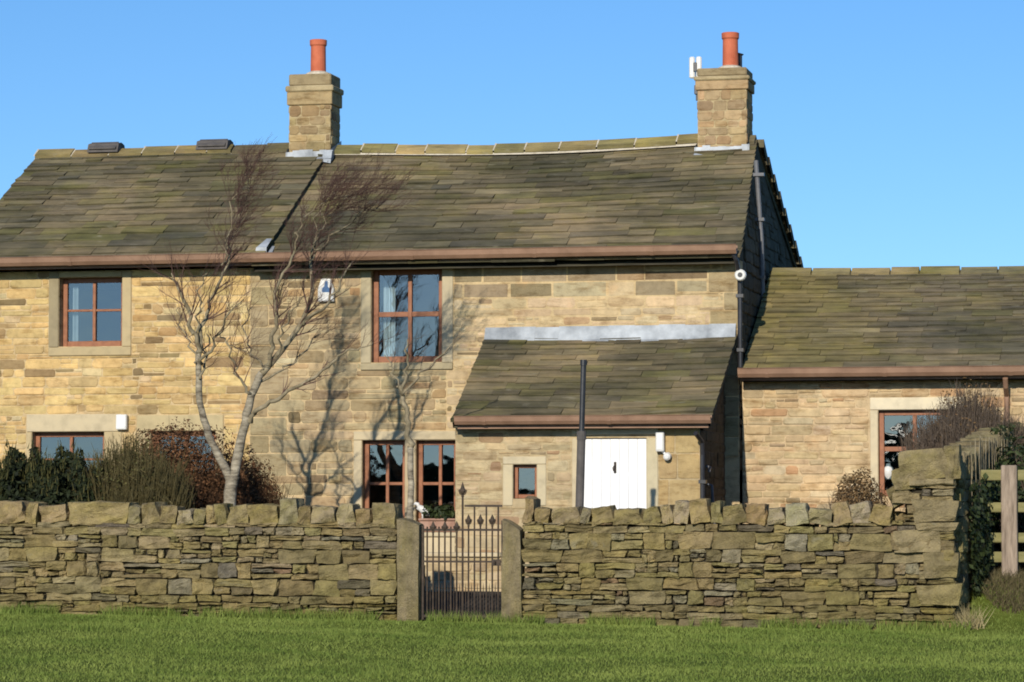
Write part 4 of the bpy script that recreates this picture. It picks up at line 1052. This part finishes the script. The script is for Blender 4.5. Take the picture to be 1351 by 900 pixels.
for i in range(nb):
    x = gx0+(gx1-gx0)*(i+0.7)/(nb+0.4)
    if i == 6: bar(x, zbm, at(615, 655, gY).z, True, True, 0.015)
    elif i in (7, 9, 11): bar(x, zbm, at(640, 694, gY).z-0.0, True)
    elif i in (8, 10, 12): bar(x, zbm, at(640, 668, gY).z, False)
    elif i in (5, 3, 1): bar(x, zbm, at(640, 703, gY).z, True)
    else: bar(x, zbm, zt+0.02, False)
    if i % 2 == 0: pass
mb = MB()
for i in range(nb-1):                       # short dog bars at the foot
    x = gx0+(gx1-gx0)*(i+1.2)/(nb+0.4); mb.tube([(x, gY+0.004, zbm), (x, gY+0.004, zbm+0.36), (x, gY+0.004, zbm+0.42)], [0.0055, 0.0055, 0.001], 5)
mb.build('dog_bars', 'iron', gate)
mb = MB(); mb.box(gx1-0.13, gx1-0.02, gY-0.02, gY+0.0, zm-0.05, zm+0.03); mb.tube([(gx1-0.09, gY-0.02, zm), (gx1-0.09, gY-0.06, zm-0.02)], 0.012, 8); mb.build('latch', 'iron', gate)

# ------------------------------------------------------------------ wooden fence at the right
fY = -5.2
fence = thing('rail_fence', 'weathered timber post and rail fence beyond the right wall end', 'fence', (4.25, fY, 0.55))
for k, xx in enumerate((at(1332, 690, fY).x, at(1332, 690, fY).x+1.9)):
    mb = MB(); zt_ = at(1332, 614, fY).z
    mb.box(xx-0.1, xx+0.1, fY-0.08, fY+0.06, 0.3, zt_, ch=0.012); mb.build('post', 'timber', fence)
for (p0, p1) in ((620, 634), (663, 676), (703, 716), (728, 742)):
    z1, z0 = at(1310, p0, fY+0.08).z, at(1310, p1, fY+0.08).z
    mb = MB(); mb.box(3.90, 6.6, fY+0.065, fY+0.105, z0, z1, ch=0.01); mb.build('rail', 'timber_green', fence)

# ------------------------------------------------------------------ trees and shrubs
def rnd_dir(d, a):
    d = d.normalized(); o = d.orthogonal().normalized(); o.rotate(Matrix.Rotation(U(0, 2*math.pi), 3, d))
    return (d*math.cos(a)+o*math.sin(a)).normalized()
WIND = Vector((0.30, 0.0, 0.30))
def grow(mb, p, d, L, r, lvl, spread=0.55, wind=WIND, sides=5, kids=(3, 5), mi_thin=1, thin=0.012):
    pts = [p]; n_ = 5 if lvl > 0 else 4
    for i in range(n_):
        d = (rnd_dir(d, U(0.03, 0.24))+wind*0.22).normalized(); pts.append(pts[-1]+d*L/n_)
    rad = [max(0.0013, r*(1-0.72*i/n_)) for i in range(n_+1)]
    mb.tube(pts, rad, sides if r > 0.008 else 3, (0.5, 0.5, 0.5), 0 if r > thin else mi_thin, cap=False)
    if lvl <= 0: return
    for k in range(int(U(*kids)+0.5)):
        t = U(0.25, 1.0); i = min(n_-1, int(t*n_)); q = pts[i].lerp(pts[i+1], t*n_-i)
        dd = (pts[i+1]-pts[i]).normalized()
        grow(mb, q, rnd_dir(dd, U(spread*0.5, spread*1.3)), L*U(0.5, 0.8), max(0.0022, rad[i]*U(0.4, 0.65)), lvl-1, spread, wind, sides, kids, mi_thin, thin)
def limb(mb, pxs, Y, r0, r1, dY=0.0, sides=9, mi=0, sub=4):
    pts = []
    for i, (x, y) in enumerate(pxs): pts.append(at(x, y, Y+dY*i/max(1, len(pxs)-1)))
    fine = []
    for i in range(len(pts)-1):
        p0, p1, p2, p3 = pts[max(0, i-1)], pts[i], pts[i+1], pts[min(len(pts)-1, i+2)]
        for k in range(sub):
            t = k/sub; fine.append(0.5*((2*p1)+(p2-p0)*t+(2*p0-5*p1+4*p2-p3)*t*t+(3*p1-p0-3*p2+p3)*t**3))
    fine.append(pts[-1]); n_ = len(fine)
    rad = [(r0+(r1-r0)*i/(n_-1))*(1+0.10*noise.noise((i*0.9, r0*50, Y))) for i in range(n_)]
    fine = [p+Vector((noise.noise((i*0.7, 1, r0*99)), noise.noise((i*0.7, 5, r0*99)), 0.6*noise.noise((i*0.7, 9, r0*99))))*(0.02 if r0 > 0.045 else 0.075) for i, p in enumerate(fine)]
    mb.tube(fine, rad, sides, (0.5, 0.5, 0.5), mi); return fine, rad
BY = -4.4
birch = thing('birch_tree', 'leafless pale-barked birch leaning in two stems before the house wall', 'tree', (at(303, 690, BY).x, BY, 0.5))
tk = MB(); br = MB(); tw = MB()
f0, r0_ = limb(tk, [(300, 760), (301, 700), (304, 650), (308, 628)], BY, 0.10, 0.085)
fl, rl = limb(tk, [(307, 640), (294, 612), (276, 575), (264, 530), (262, 490), (262, 462)], BY, 0.062, 0.036, -0.25)
fr1, rr1 = limb(tk, [(306, 640), (314, 600), (324, 555), (332, 522), (345, 492)], BY, 0.072, 0.05, 0.2)
limbs = []
L_ = lambda *a, **k: limbs.append(limb(br, *a, **k))
L_([(262, 466), (256, 435), (246, 402), (236, 375), (226, 362)], BY-0.25, 0.036, 0.012, -0.3)
L_([(262, 470), (266, 440), (275, 405), (290, 375), (300, 345), (298, 320)], BY-0.25, 0.032, 0.012, 0.2)
L_([(264, 480), (280, 455), (300, 420), (318, 395)], BY-0.25, 0.024, 0.008, -0.4)
L_([(264, 500), (272, 470), (276, 440)], BY-0.25, 0.02, 0.007, 0.4)
L_([(345, 494), (372, 462), (398, 425), (412, 385), (410, 345), (420, 300)], BY+0.2, 0.05, 0.014, 0.2)
L_([(350, 485), (362, 450), (365, 415), (368, 380), (385, 340), (392, 305)], BY+0.2, 0.036, 0.012, -0.5)
L_([(325, 556), (340, 543), (362, 528), (392, 512), (425, 490), (448, 468), (474, 460), (492, 452)], BY+0.1, 0.036, 0.008, -0.5)
L_([(330, 520), (316, 500), (306, 470), (300, 445)], BY+0.1, 0.022, 0.007, -0.4)
L_([(398, 428), (432, 398), (452, 370), (462, 345)], BY+0.25, 0.024, 0.008, 0.3)
L_([(368, 470), (372, 440), (384, 412), (400, 390)], BY+0.1, 0.018, 0.006, -0.6)
L_([(262, 478), (250, 452), (238, 430), (232, 405)], BY-0.25, 0.016, 0.005, 0.5)
L_([(258, 440), (264, 412), (262, 385), (270, 360)], BY-0.3, 0.016, 0.006, -0.4)
L_([(352, 486), (330, 462), (322, 432), (330, 405)], BY+0.2, 0.016, 0.005, 0.5)
L_([(290, 440), (302, 455), (318, 462), (334, 470)], BY-0.3, 0.010, 0.005, 0.2)
L_([(340, 505), (372, 488), (396, 470), (420, 440)], BY+0.2, 0.020, 0.006, 0.6)
L_([(300, 348), (308, 312), (318, 285), (326, 250), (330, 222)], BY, 0.014, 0.005, 0.2)
L_([(296, 350), (302, 310), (306, 268), (322, 232)], BY-0.1, 0.013, 0.004, 0.1)
L_([(424, 304), (436, 282), (458, 262), (488, 248)], BY+0.3, 0.014, 0.004, 0.3)
L_([(420, 330), (446, 306), (474, 284), (500, 274)], BY+0.3, 0.013, 0.004, 0.2)
L_([(392, 308), (406, 284), (430, 262), (452, 246)], BY-0.2, 0.013, 0.004, -0.2)
L_([(412, 345), (418, 318), (416, 290), (430, 262)], BY+0.3, 0.013, 0.004, 0)
for fine, rad in limbs:
    nn = len(fine)
    upper = fine[-1].z > 5.0
    for k in range(26 if upper else 11):
        i = int(U(0.3, 0.999)*(nn-1)); d = (fine[min(nn-1, i+1)]-fine[max(0, i-1)]).normalized()
        wd = Vector((U(0.1, 0.6), 0.0, U(0.1, 0.6))) if upper else Vector((0.15, 0, 0.35))
        grow(tw, fine[i], rnd_dir(d, U(0.3, 0.8)), U(0.22, 0.48) if upper else U(0.25, 0.6), max(0.004, rad[i]*0.45), 2 if upper else 1, 0.5, wd, 4, (3, 5), 0, 0)
tk.build('trunk', 'bark_birch', birch, smooth=True); br.build('branches', ['bark_brown'], birch, smooth=True); tw.build('crown', 'twig', birch)
YT = -4.2
young = thing('young_tree', 'slim young tree with a pale stem in front of the paired low windows', 'tree', (at(540, 690, YT).x, YT, 0.4))
tk = MB(); br = MB(); tw = MB()
limb(tk, [(541, 770), (541, 690), (542, 640), (541, 590)], YT, 0.05, 0.042)
limb(br, [(541, 592), (538, 560), (532, 530), (528, 508)], YT, 0.042, 0.03)
lims = [limb(br, [(530, 520), (534, 495), (538, 470), (536, 448)], YT, 0.028, 0.009, -0.2), limb(br, [(531, 522), (550, 498), (578, 474), (604, 446)], YT, 0.022, 0.007, 0.2), limb(br, [(529, 510), (518, 490), (510, 470)], YT, 0.015, 0.006, 0.2)]
for fine, rad in lims:
    for k in range(6):
        i = int(U(0.4, 0.999)*(len(fine)-1)); d = (fine[min(len(fine)-1, i+1)]-fine[max(0, i-1)]).normalized()
        grow(tw, fine[i], rnd_dir(d, U(0.3, 0.8)), U(0.2, 0.45), 0.005, 1, 0.5, Vector((0.2, 0, 0.3)), 4, (2, 3), 0, 0)
tk.build('trunk', 'bark_birch', young, smooth=True); br.build('branches', 'bark_brown', young, smooth=True); tw.build('crown', 'twig_grey', young)

def leaves(mb, n_, pos, size, mi=0, flat=0.0, elong=1.6):
    for _ in range(n_):
        p, nrm = pos(); s_ = size*U(0.6, 1.4)
        d = rnd_dir(nrm, U(0, 1.1)); a = d.orthogonal().normalized(); a.rotate(Matrix.Rotation(U(0, 6.3), 3, d)); b_ = d.cross(a)
        t = U(0, 1); 
        mb.poly([p-a*s_*elong*0.5, p+b_*s_*0.45+d*s_*0.1, p+a*s_*elong*0.5, p-b_*s_*0.45+d*s_*0.1], (t, t, t), mi)
def blob(cx, cy, cz, rx, ry, rz_, lump=0.3, seed=0, shellf=0.55):
    def pos():
        d = Vector((R.gauss(0, 1), R.gauss(0, 1), R.gauss(0, 1))).normalized()
        k = (shellf+(1-shellf)*R.random()**0.5)*(1+lump*noise.noise(d*2.2+Vector((seed, seed*1.7, 0))))
        return Vector((cx+d.x*rx*k, cy+d.y*ry*k, max(gz(cx, cy)+0.02, cz+d.z*rz_*k))), d
    return pos
def sticks(mb, n_, base, spread, top, r, jitter=0.15, mi=0, lean=(0, 0)):
    """upright stems from a rootstock"""
    for _ in range(n_):
        a = U(0, 6.283); q = R.random()**0.6; x, y = base[0]+math.cos(a)*spread[0]*q*0.6, base[1]+math.sin(a)*spread[1]*q*0.6
        z0 = gz(x, y); h = top*U(0.6, 1.02)*(1-0.22*q)-z0
        p = Vector((x, y, z0)); e = Vector((x+math.cos(a)*spread[0]*q*0.5+U(-jitter, jitter)+lean[0]*h, y+math.sin(a)*spread[1]*q*0.5+U(-jitter, jitter), z0+h))
        m_ = p.lerp(e, 0.5)+Vector((U(-1, 1), U(-1, 1), 0))*jitter*0.5
        mb.tube([p, m_, e], [r, r*0.75, r*0.3], 3, (0.5, 0.5, 0.5), mi, cap=False)
        for _k in range(3):
            s_ = m_.lerp(e, U(0, 0.9)); t_ = s_+Vector((U(-0.18, 0.18), U(-0.18, 0.18), U(0.08, 0.3)))
            mb.tube([s_, t_], [r*0.5, r*0.2], 3, (0.5, 0.5, 0.5), mi, cap=False)
# dark evergreens at the far left, each with its own crown
for k, (pxc, top_, wpx, lab) in enumerate(((-14, 598, 74, 'dark evergreen shrub cut by the left edge of the picture'), (45, 590, 66, 'dark evergreen shrub with two pale-tipped shoots in front of the long pale lintel'), (104, 594, 66, 'dark evergreen shrub beside the olive twiggy bush'))):
    Yk = -5.2; c = at(pxc, 660, Yk); zt_ = at(pxc, top_, Yk).z; rx = wpx/105*0.72
    sh = thing('evergreen_shrub', lab, 'shrub', (c.x, Yk, gz(c.x, Yk)), 'dark evergreens behind the left wall')
    mb = MB(); g0 = gz(c.x, Yk)
    spikes = [(U(-0.85, 0.85)*rx, U(-0.3, 0.3), U(0.78, 1.0)) for _ in range(16)]+[(0, 0, 1.0)]
    def pos():
        sx, sy_, sh_ = spikes[int(U(0, len(spikes)))]
        t = R.random()**0.8; w_ = (1-t)**0.7*0.32+0.02; a = U(0, 6.283)
        p = Vector((c.x+sx*(0.8+0.2*t)+math.cos(a)*w_, Yk+sy_+math.sin(a)*w_*1.1, g0+0.1+(zt_-g0-0.1)*sh_*t)); return p, Vector((math.cos(a), math.sin(a), 0.5))
    leaves(mb, 9000, pos, 0.045, 0, 0, 1.9)
    for _ in range(260):
        sx, sy_, sh_ = spikes[int(U(0, len(spikes)))]; p = Vector((c.x+sx+U(-0.08, 0.08), Yk+sy_-0.1+U(-0.1, 0.1), g0+(zt_-g0)*sh_*U(0.8, 1.02)))
        mb.tube([p, p+Vector((U(-0.04, 0.04), U(-0.04, 0.04), U(0.06, 0.16)))], [0.009, 0.001], 3, G(U(0, 1)), 1, cap=False)
    mb.build('crown', ['leaf_dark', 'leaf_tip'], sh)
    mb = MB()
    for sx, sy_, sh_ in spikes: mb.tube([(c.x+sx*0.3, Yk, g0-0.05), (c.x+sx, Yk+sy_, g0+(zt_-g0)*sh_*0.8)], [0.03, 0.008], 5)
    mb.build('stem', 'bark_brown', sh)
# olive twiggy bush
Yk = -5.0; c = at(172, 640, Yk)
sh = thing('twiggy_bush', 'olive-green twiggy bush between the dark evergreens and the beech hedge', 'shrub', (c.x, Yk, gz(c.x, Yk)))
mb = MB(); sticks(mb, 2200, (c.x, Yk), (0.80, 0.5), at(172, 566, Yk).z, 0.009, 0.13); mb.build('stems', 'twig_olive', sh)
mb = MB(); zt_ = at(172, 590, Yk).z; leaves(mb, 4200, blob(c.x, Yk, (zt_+0.4)/2+0.05, 0.70, 0.45, (zt_-0.4)/2, 0.3, 2, 0.3), 0.026); mb.build('leaves', 'leaf_tip', sh)
# beech hedge, copper leaves
for k, (pxc, pyt, wpx, lab) in enumerate(((232, 554, 128, 'copper-brown beech shrub left of the birch stem'), (322, 598, 70, 'copper-brown beech shrub behind the foot of the birch'))):
    Yk = (-3.7, -2.4)[k]; c = at(pxc, 640, Yk); zt_ = at(pxc, pyt, Yk).z; rx = wpx/105*0.82
    sh = thing('beech_shrub', lab, 'shrub', (c.x, Yk, gz(c.x, Yk)), 'copper beech shrubs')
    mb = MB(); g0 = gz(c.x, Yk); leaves(mb, (16000, 9000)[k], blob(c.x, Yk, (zt_+g0)/2, rx, 0.5, (zt_-g0)/2, 0.3, k+4, 0.4), 0.030); mb.build('crown', 'leaf_beech', sh)
    mb = MB(); sticks(mb, 900, (c.x, Yk), (rx, 0.45), zt_+0.08, 0.006, 0.16); mb.build('stems', 'twig_beech', sh)
# small round brown bush peeping over the right wall
Yk = -5.6; c = at(1133, 650, Yk); zt_ = at(1133, 619, Yk).z; g0 = gz(c.x, Yk)
sh = thing('round_bush', 'small rounded brown bush showing above the right wall', 'shrub', (c.x, Yk, g0))
mb = MB(); leaves(mb, 8000, blob(c.x, Yk, (zt_+g0)/2+0.12, 0.40, 0.38, (zt_-g0)/2-0.1, 0.12, 9, 0.5), 0.026); mb.build('crown', 'leaf_brown', sh)
mb = MB(); sticks(mb, 260, (c.x, Yk), (0.40, 0.36), zt_+0.03, 0.006, 0.08); mb.build('stems', 'twig_grey', sh)
# big bare bush against the wing
Yk = -1.0; c = at(1278, 560, Yk); zt_ = at(1284, 507, Yk).z; g0 = gz(c.x, Yk)
sh = thing('bare_bush', 'large bare grey-brown bush against the wing wall under the gutter', 'shrub', (c.x, Yk, g0))
mb = MB(); sticks(mb, 5200, (c.x, Yk), (0.80, 0.5), zt_+0.06, 0.008, 0.2); mb.build('stems', 'twig_grey', sh)
mb = MB(); leaves(mb, 900, blob(c.x, Yk, (zt_+g0)/2+0.5, 0.55, 0.4, (zt_-g0)/2-0.4, 0.3, 13, 0.5), 0.03); mb.build('leaves', 'leaf_brown', sh)
# ivy on the shaded face of the return wall and scrub beyond the fence
ivy = thing('ivy', 'dark ivy hanging over the shaded face of the return wall', 'ivy', (3.8, -4.5, 0.4))
mb = MB()
def ipos():
    while True:
        y = U(-6.5, -0.6); z = U(0.35, 2.75)
        if noise.noise((y*0.8, z*0.8, 2.0))+0.35*(z-1.2)*(1 if y > -5 else 0.4) > -0.05 and z < rtop(y)+(0.38 if y > -2.6 else 0.02-0.5*R.random()): break
    top_ = z > rtop(y)+0.1 and y > -2.6
    return Vector((xo(y)+(3.78+abs(R.gauss(0, 0.06)) if not top_ else 3.74-U(0, 0.2)), y, z)), Vector((1, -0.3, 0.3))
leaves(mb, 5200, ipos, 0.065, 0, 0, 1.2); mb.build('foliage', 'leaf_ivy', ivy)
mb = MB()
for _ in range(22):
    y = U(-6, -0.8); p = Vector((3.76+xo(y), y, gz(4, y))); pts = [p]
    for k in range(6): q = pts[-1]+Vector((0, U(-0.15, 0.15), 0.3)); q.x = 3.76+xo(q.y); pts.append(q)
    mb.tube(pts, [0.012]*6+[0.004], 4)
mb.build('stems', 'bark_brown', ivy)
for k, (xx, yy, rx, h, lab) in enumerate(((4.45, -3.6, 0.75, 1.75, 'tangled dark bush behind the fence post'), (5.6, -3.3, 0.8, 1.8, 'tangled dark bush at the right edge behind the rails'))):
    sh = thing('scrub_bush', lab, 'shrub', (xx, yy, gz(xx, yy)), 'scrub behind the rail fence')
    g0 = gz(xx, yy); mb = MB(); leaves(mb, 3200, blob(xx, yy, g0+h/2, rx, 0.6, h/2, 0.35, 20+k, 0.5), 0.055); mb.build('crown', 'leaf_ivy', sh)
    mb = MB(); sticks(mb, 240, (xx, yy), (rx, 0.5), g0+h+0.1, 0.009, 0.2); mb.build('stems', 'twig_grey', sh)
# planter under the paired windows, on a low pale stone plinth
pa = rect(556, 604, 684, 702, -0.9)
mb = MB(); mb.box(pa[0]-0.06, pa[1]+0.04, -1.10, -0.70, 0.5, pa[2]-0.07, (0.58, 0.48, 0.31), ch=0.015); mb.box(pa[0]-0.09, pa[1]+0.07, -1.13, -0.68, pa[2]-0.069, pa[2]-0.003, (0.52, 0.44, 0.29), ch=0.015)
tag(mb.build('plinth', 'ashlar', origin=((pa[0]+pa[1])/2, -0.9, 0.5)), 'low pale stone plinth under the right low window', 'plinth')
pt_ = thing('planter', 'terracotta trough of reddish plants under the right low window', 'planter', ((pa[0]+pa[1])/2, -0.9, pa[2]))
mb = MB(); mb.box(pa[0], pa[1], -1.03, -0.77, pa[2], pa[3]-0.035, ch=0.02); mb.box(pa[0]-0.015, pa[1]+0.015, -1.045, -0.755, pa[3]-0.034, pa[3], ch=0.012)
mb.build('trough', m_noisy('faded_clay', (0.30, 0.17, 0.12), (0.42, 0.27, 0.20), 8, 0.9), pt_)
mb = MB(); leaves(mb, 520, blob((pa[0]+pa[1])/2, -0.9, pa[3]+0.05, 0.27, 0.15, 0.15, 0.4, 3, 0.3), 0.05); mb.build('plants', 'leaf_ivy', pt_)
# low terrace wall seen through the gate
ter = thing('terrace_wall', 'low pale stone terrace wall seen through the bars of the iron gate', 'stone wall', (-2.3, -4.5, 0.2))
mb = MB(); shell(mb, FRONT(-4.5), -3.6, -1.1, 0.1, 0.80, [], 0.25, (0.56, 0.45, 0.28))
masonry(mb, FRONT(-4.5), -3.6, -1.1, 0.1, 0.80, [], lambda u, v: jit((0.46, 0.37, 0.23), 0.2, 0.05), (0.1, 0.17), (0.2, 0.5), 0.015, 0.012, 0.006, 0.01)
mb.build('stone_courses', 'stone', ter)
mb = MB(); x = -3.65
while x < -1.1:
    w_ = min(U(0.45, 0.7), -1.05-x); mb.box(x+0.004, x+w_-0.004, -4.55+U(0, 0.015), -4.2, 0.803, 0.86+U(-0.004, 0.004), jit((0.55, 0.45, 0.29), 0.1, 0.04), ch=0.012); x += w_
mb.build('coping', 'ashlar', ter)
bd = at(559, 668, -0.75)
bl = thing('bird_ornament', 'small white bird ornament at the left end of the planter', 'ornament', (bd.x, -0.9, pa[3]))
mb = MB(); mb.tube([(bd.x-0.07, -0.9, bd.z-0.04), (bd.x-0.03, -0.9, bd.z-0.02), (bd.x+0.03, -0.9, bd.z-0.05), (bd.x+0.10, -0.9, bd.z-0.12), (bd.x+0.14, -0.9, bd.z-0.15)], [0.01, 0.045, 0.06, 0.035, 0.008], 10); mb.tube([(bd.x-0.03, -0.9, bd.z-0.02), (bd.x-0.055, -0.9, bd.z+0.035), (bd.x-0.085, -0.9, bd.z+0.04), (bd.x-0.12, -0.9, bd.z+0.03)], [0.03, 0.03, 0.026, 0.004], 8)
mb.tube([(bd.x+0.02, -0.9, bd.z-0.08), (bd.x+0.02, -0.9, pa[3]-0.01)], 0.015, 6); mb.build('body', 'white_plastic', bl, smooth=True)

# ------------------------------------------------------------------ grass
def blades(name, pts, hgt, wid, mat, lean=0.5):
    n_ = len(pts); rs = np.random.RandomState(5)
    P_ = np.array(pts, dtype=np.float64); a = rs.uniform(0, 6.283, n_); h = hgt*rs.uniform(0.5, 1.35, n_); w_ = wid*rs.uniform(0.7, 1.3, n_)
    la = rs.uniform(0, 6.283, n_); lm = lean*rs.uniform(0.1, 1, n_)*h
    dx, dy = np.cos(a)*w_/2, np.sin(a)*w_/2
    V = np.zeros((n_, 3, 3)); V[:, 0] = P_+np.stack([dx, dy, 0*dx], 1); V[:, 1] = P_-np.stack([dx, dy, 0*dx], 1)
    V[:, 2] = P_+np.stack([np.cos(la)*lm, np.sin(la)*lm, h], 1)
    me = bpy.data.meshes.new(name); me.vertices.add(n_*3); me.vertices.foreach_set('co', V.ravel())
    me.loops.add(n_*3); me.loops.foreach_set('vertex_index', np.arange(n_*3, dtype=np.int32))
    me.polygons.add(n_); me.polygons.foreach_set('loop_start', np.arange(0, n_*3, 3, dtype=np.int32))
    me.update(calc_edges=True); me.materials.append(M[mat])
    c = me.color_attributes.new('tint', 'FLOAT_COLOR', 'CORNER')
    base = np.clip(0.45+0.22*np.sin(P_[:, 0]*1.3+np.sin(P_[:, 1]*0.9)*2)*np.cos(P_[:, 1]*1.1)+0.16*np.sin(P_[:, 0]*3.7+P_[:, 1]*2.1+2*np.sin(P_[:, 1]*1.7))+rs.normal(0, 0.2, n_), 0, 1)
    t = np.repeat(base, 3); t[2::3] = np.clip(t[2::3]+0.15, 0, 1)
    c.data.foreach_set('color', np.stack([t, t, t, np.ones_like(t)], 1).astype(np.float32).ravel())
    o = bpy.data.objects.new(name, me); C.objects.link(o); return o
pts = []
rs = random.Random(3)
for _ in range(230000):
    x = rs.uniform(-11, 7.5); y = rs.uniform(-19.5, -7.0)
    if y > -7.25 and x < 3.8: y -= 0.4
    pts.append((x, y, gz(x, y)-0.005))
for _ in range(14000):
    x = rs.uniform(3.85, 7.5); y = rs.uniform(-7.2, -5.0); pts.append((x, y, gz(x, y)-0.005))
tag(blades('grass', pts, 0.030, 0.009, 'grass_blade', 1.2), 'short green grass of the field in front of the wall', 'grass', kind='stuff')
pts = []
for _ in range(9000):
    x = rs.uniform(-11, 3.9); y = YF-abs(rs.gauss(0, 0.09))-0.01
    if noise.noise((x*1.4, 0, 8)) > -0.1+0.25*noise.noise((x*6, 0, 3)): pts.append((x, y, gz(x, y)))
for _ in range(46):
    cx_, cy_ = rs.uniform(-10.5, 6), rs.uniform(-19, -7.6)
    for _k in range(70):
        x, y = cx_+rs.gauss(0, 0.09), cy_+rs.gauss(0, 0.09); pts.append((x, y, gz(x, y)-0.03))
tag(blades('verge_grass', pts, 0.13, 0.010, 'grass_blade', 0.8), 'longer grass growing along the foot of the garden wall', 'grass', kind='stuff')
pts = []
for _ in range(9000):
    x = rs.uniform(3.95, 7.2); y = rs.uniform(-6.6, -5.0)
    if noise.noise((x*0.9, y*0.9, 3)) > -0.1: pts.append((x, y, gz(x, y)))
tag(blades('dead_weeds', pts, 0.11, 0.014, 'dull_weed', 1.2), 'brown dead weeds on the bank below the rail fence', 'weeds', kind='stuff')
pts = [(rs.gauss(3.86, 0.09), rs.gauss(-7.1, 0.10), 0.0) for _ in range(260)]
tag(blades('dead_grass_tuft', pts, 0.26, 0.012, 'straw', 1.0), 'pale tuft of dead grass at the right wall end', 'grass', kind='stuff')

mb = MB()
for _ in range(9000):
    x = U(-60, 30); t = R.random()
    top_ = 2.6+0.9*noise.noise((x*0.25, 0, 1))+2.2*max(0, noise.noise((x*0.09, 4, 1)))
    p = Vector((x, -82+U(-1.2, 1.2), t*top_)); d = rnd_dir(Vector((0, 1, 0.3)), U(0, 1.2)); a = d.orthogonal().normalized(); b_ = d.cross(a); k = U(0.2, 0.45); g_ = U(0, 1)
    mb.poly([p-a*k, p+b_*k, p+a*k, p-b_*k], (g_, g_, g_))
tag(mb.build('hedgerow', 'leaf_ivy'), 'dark far-off hedgerow across the field', 'hedge', kind='stuff')
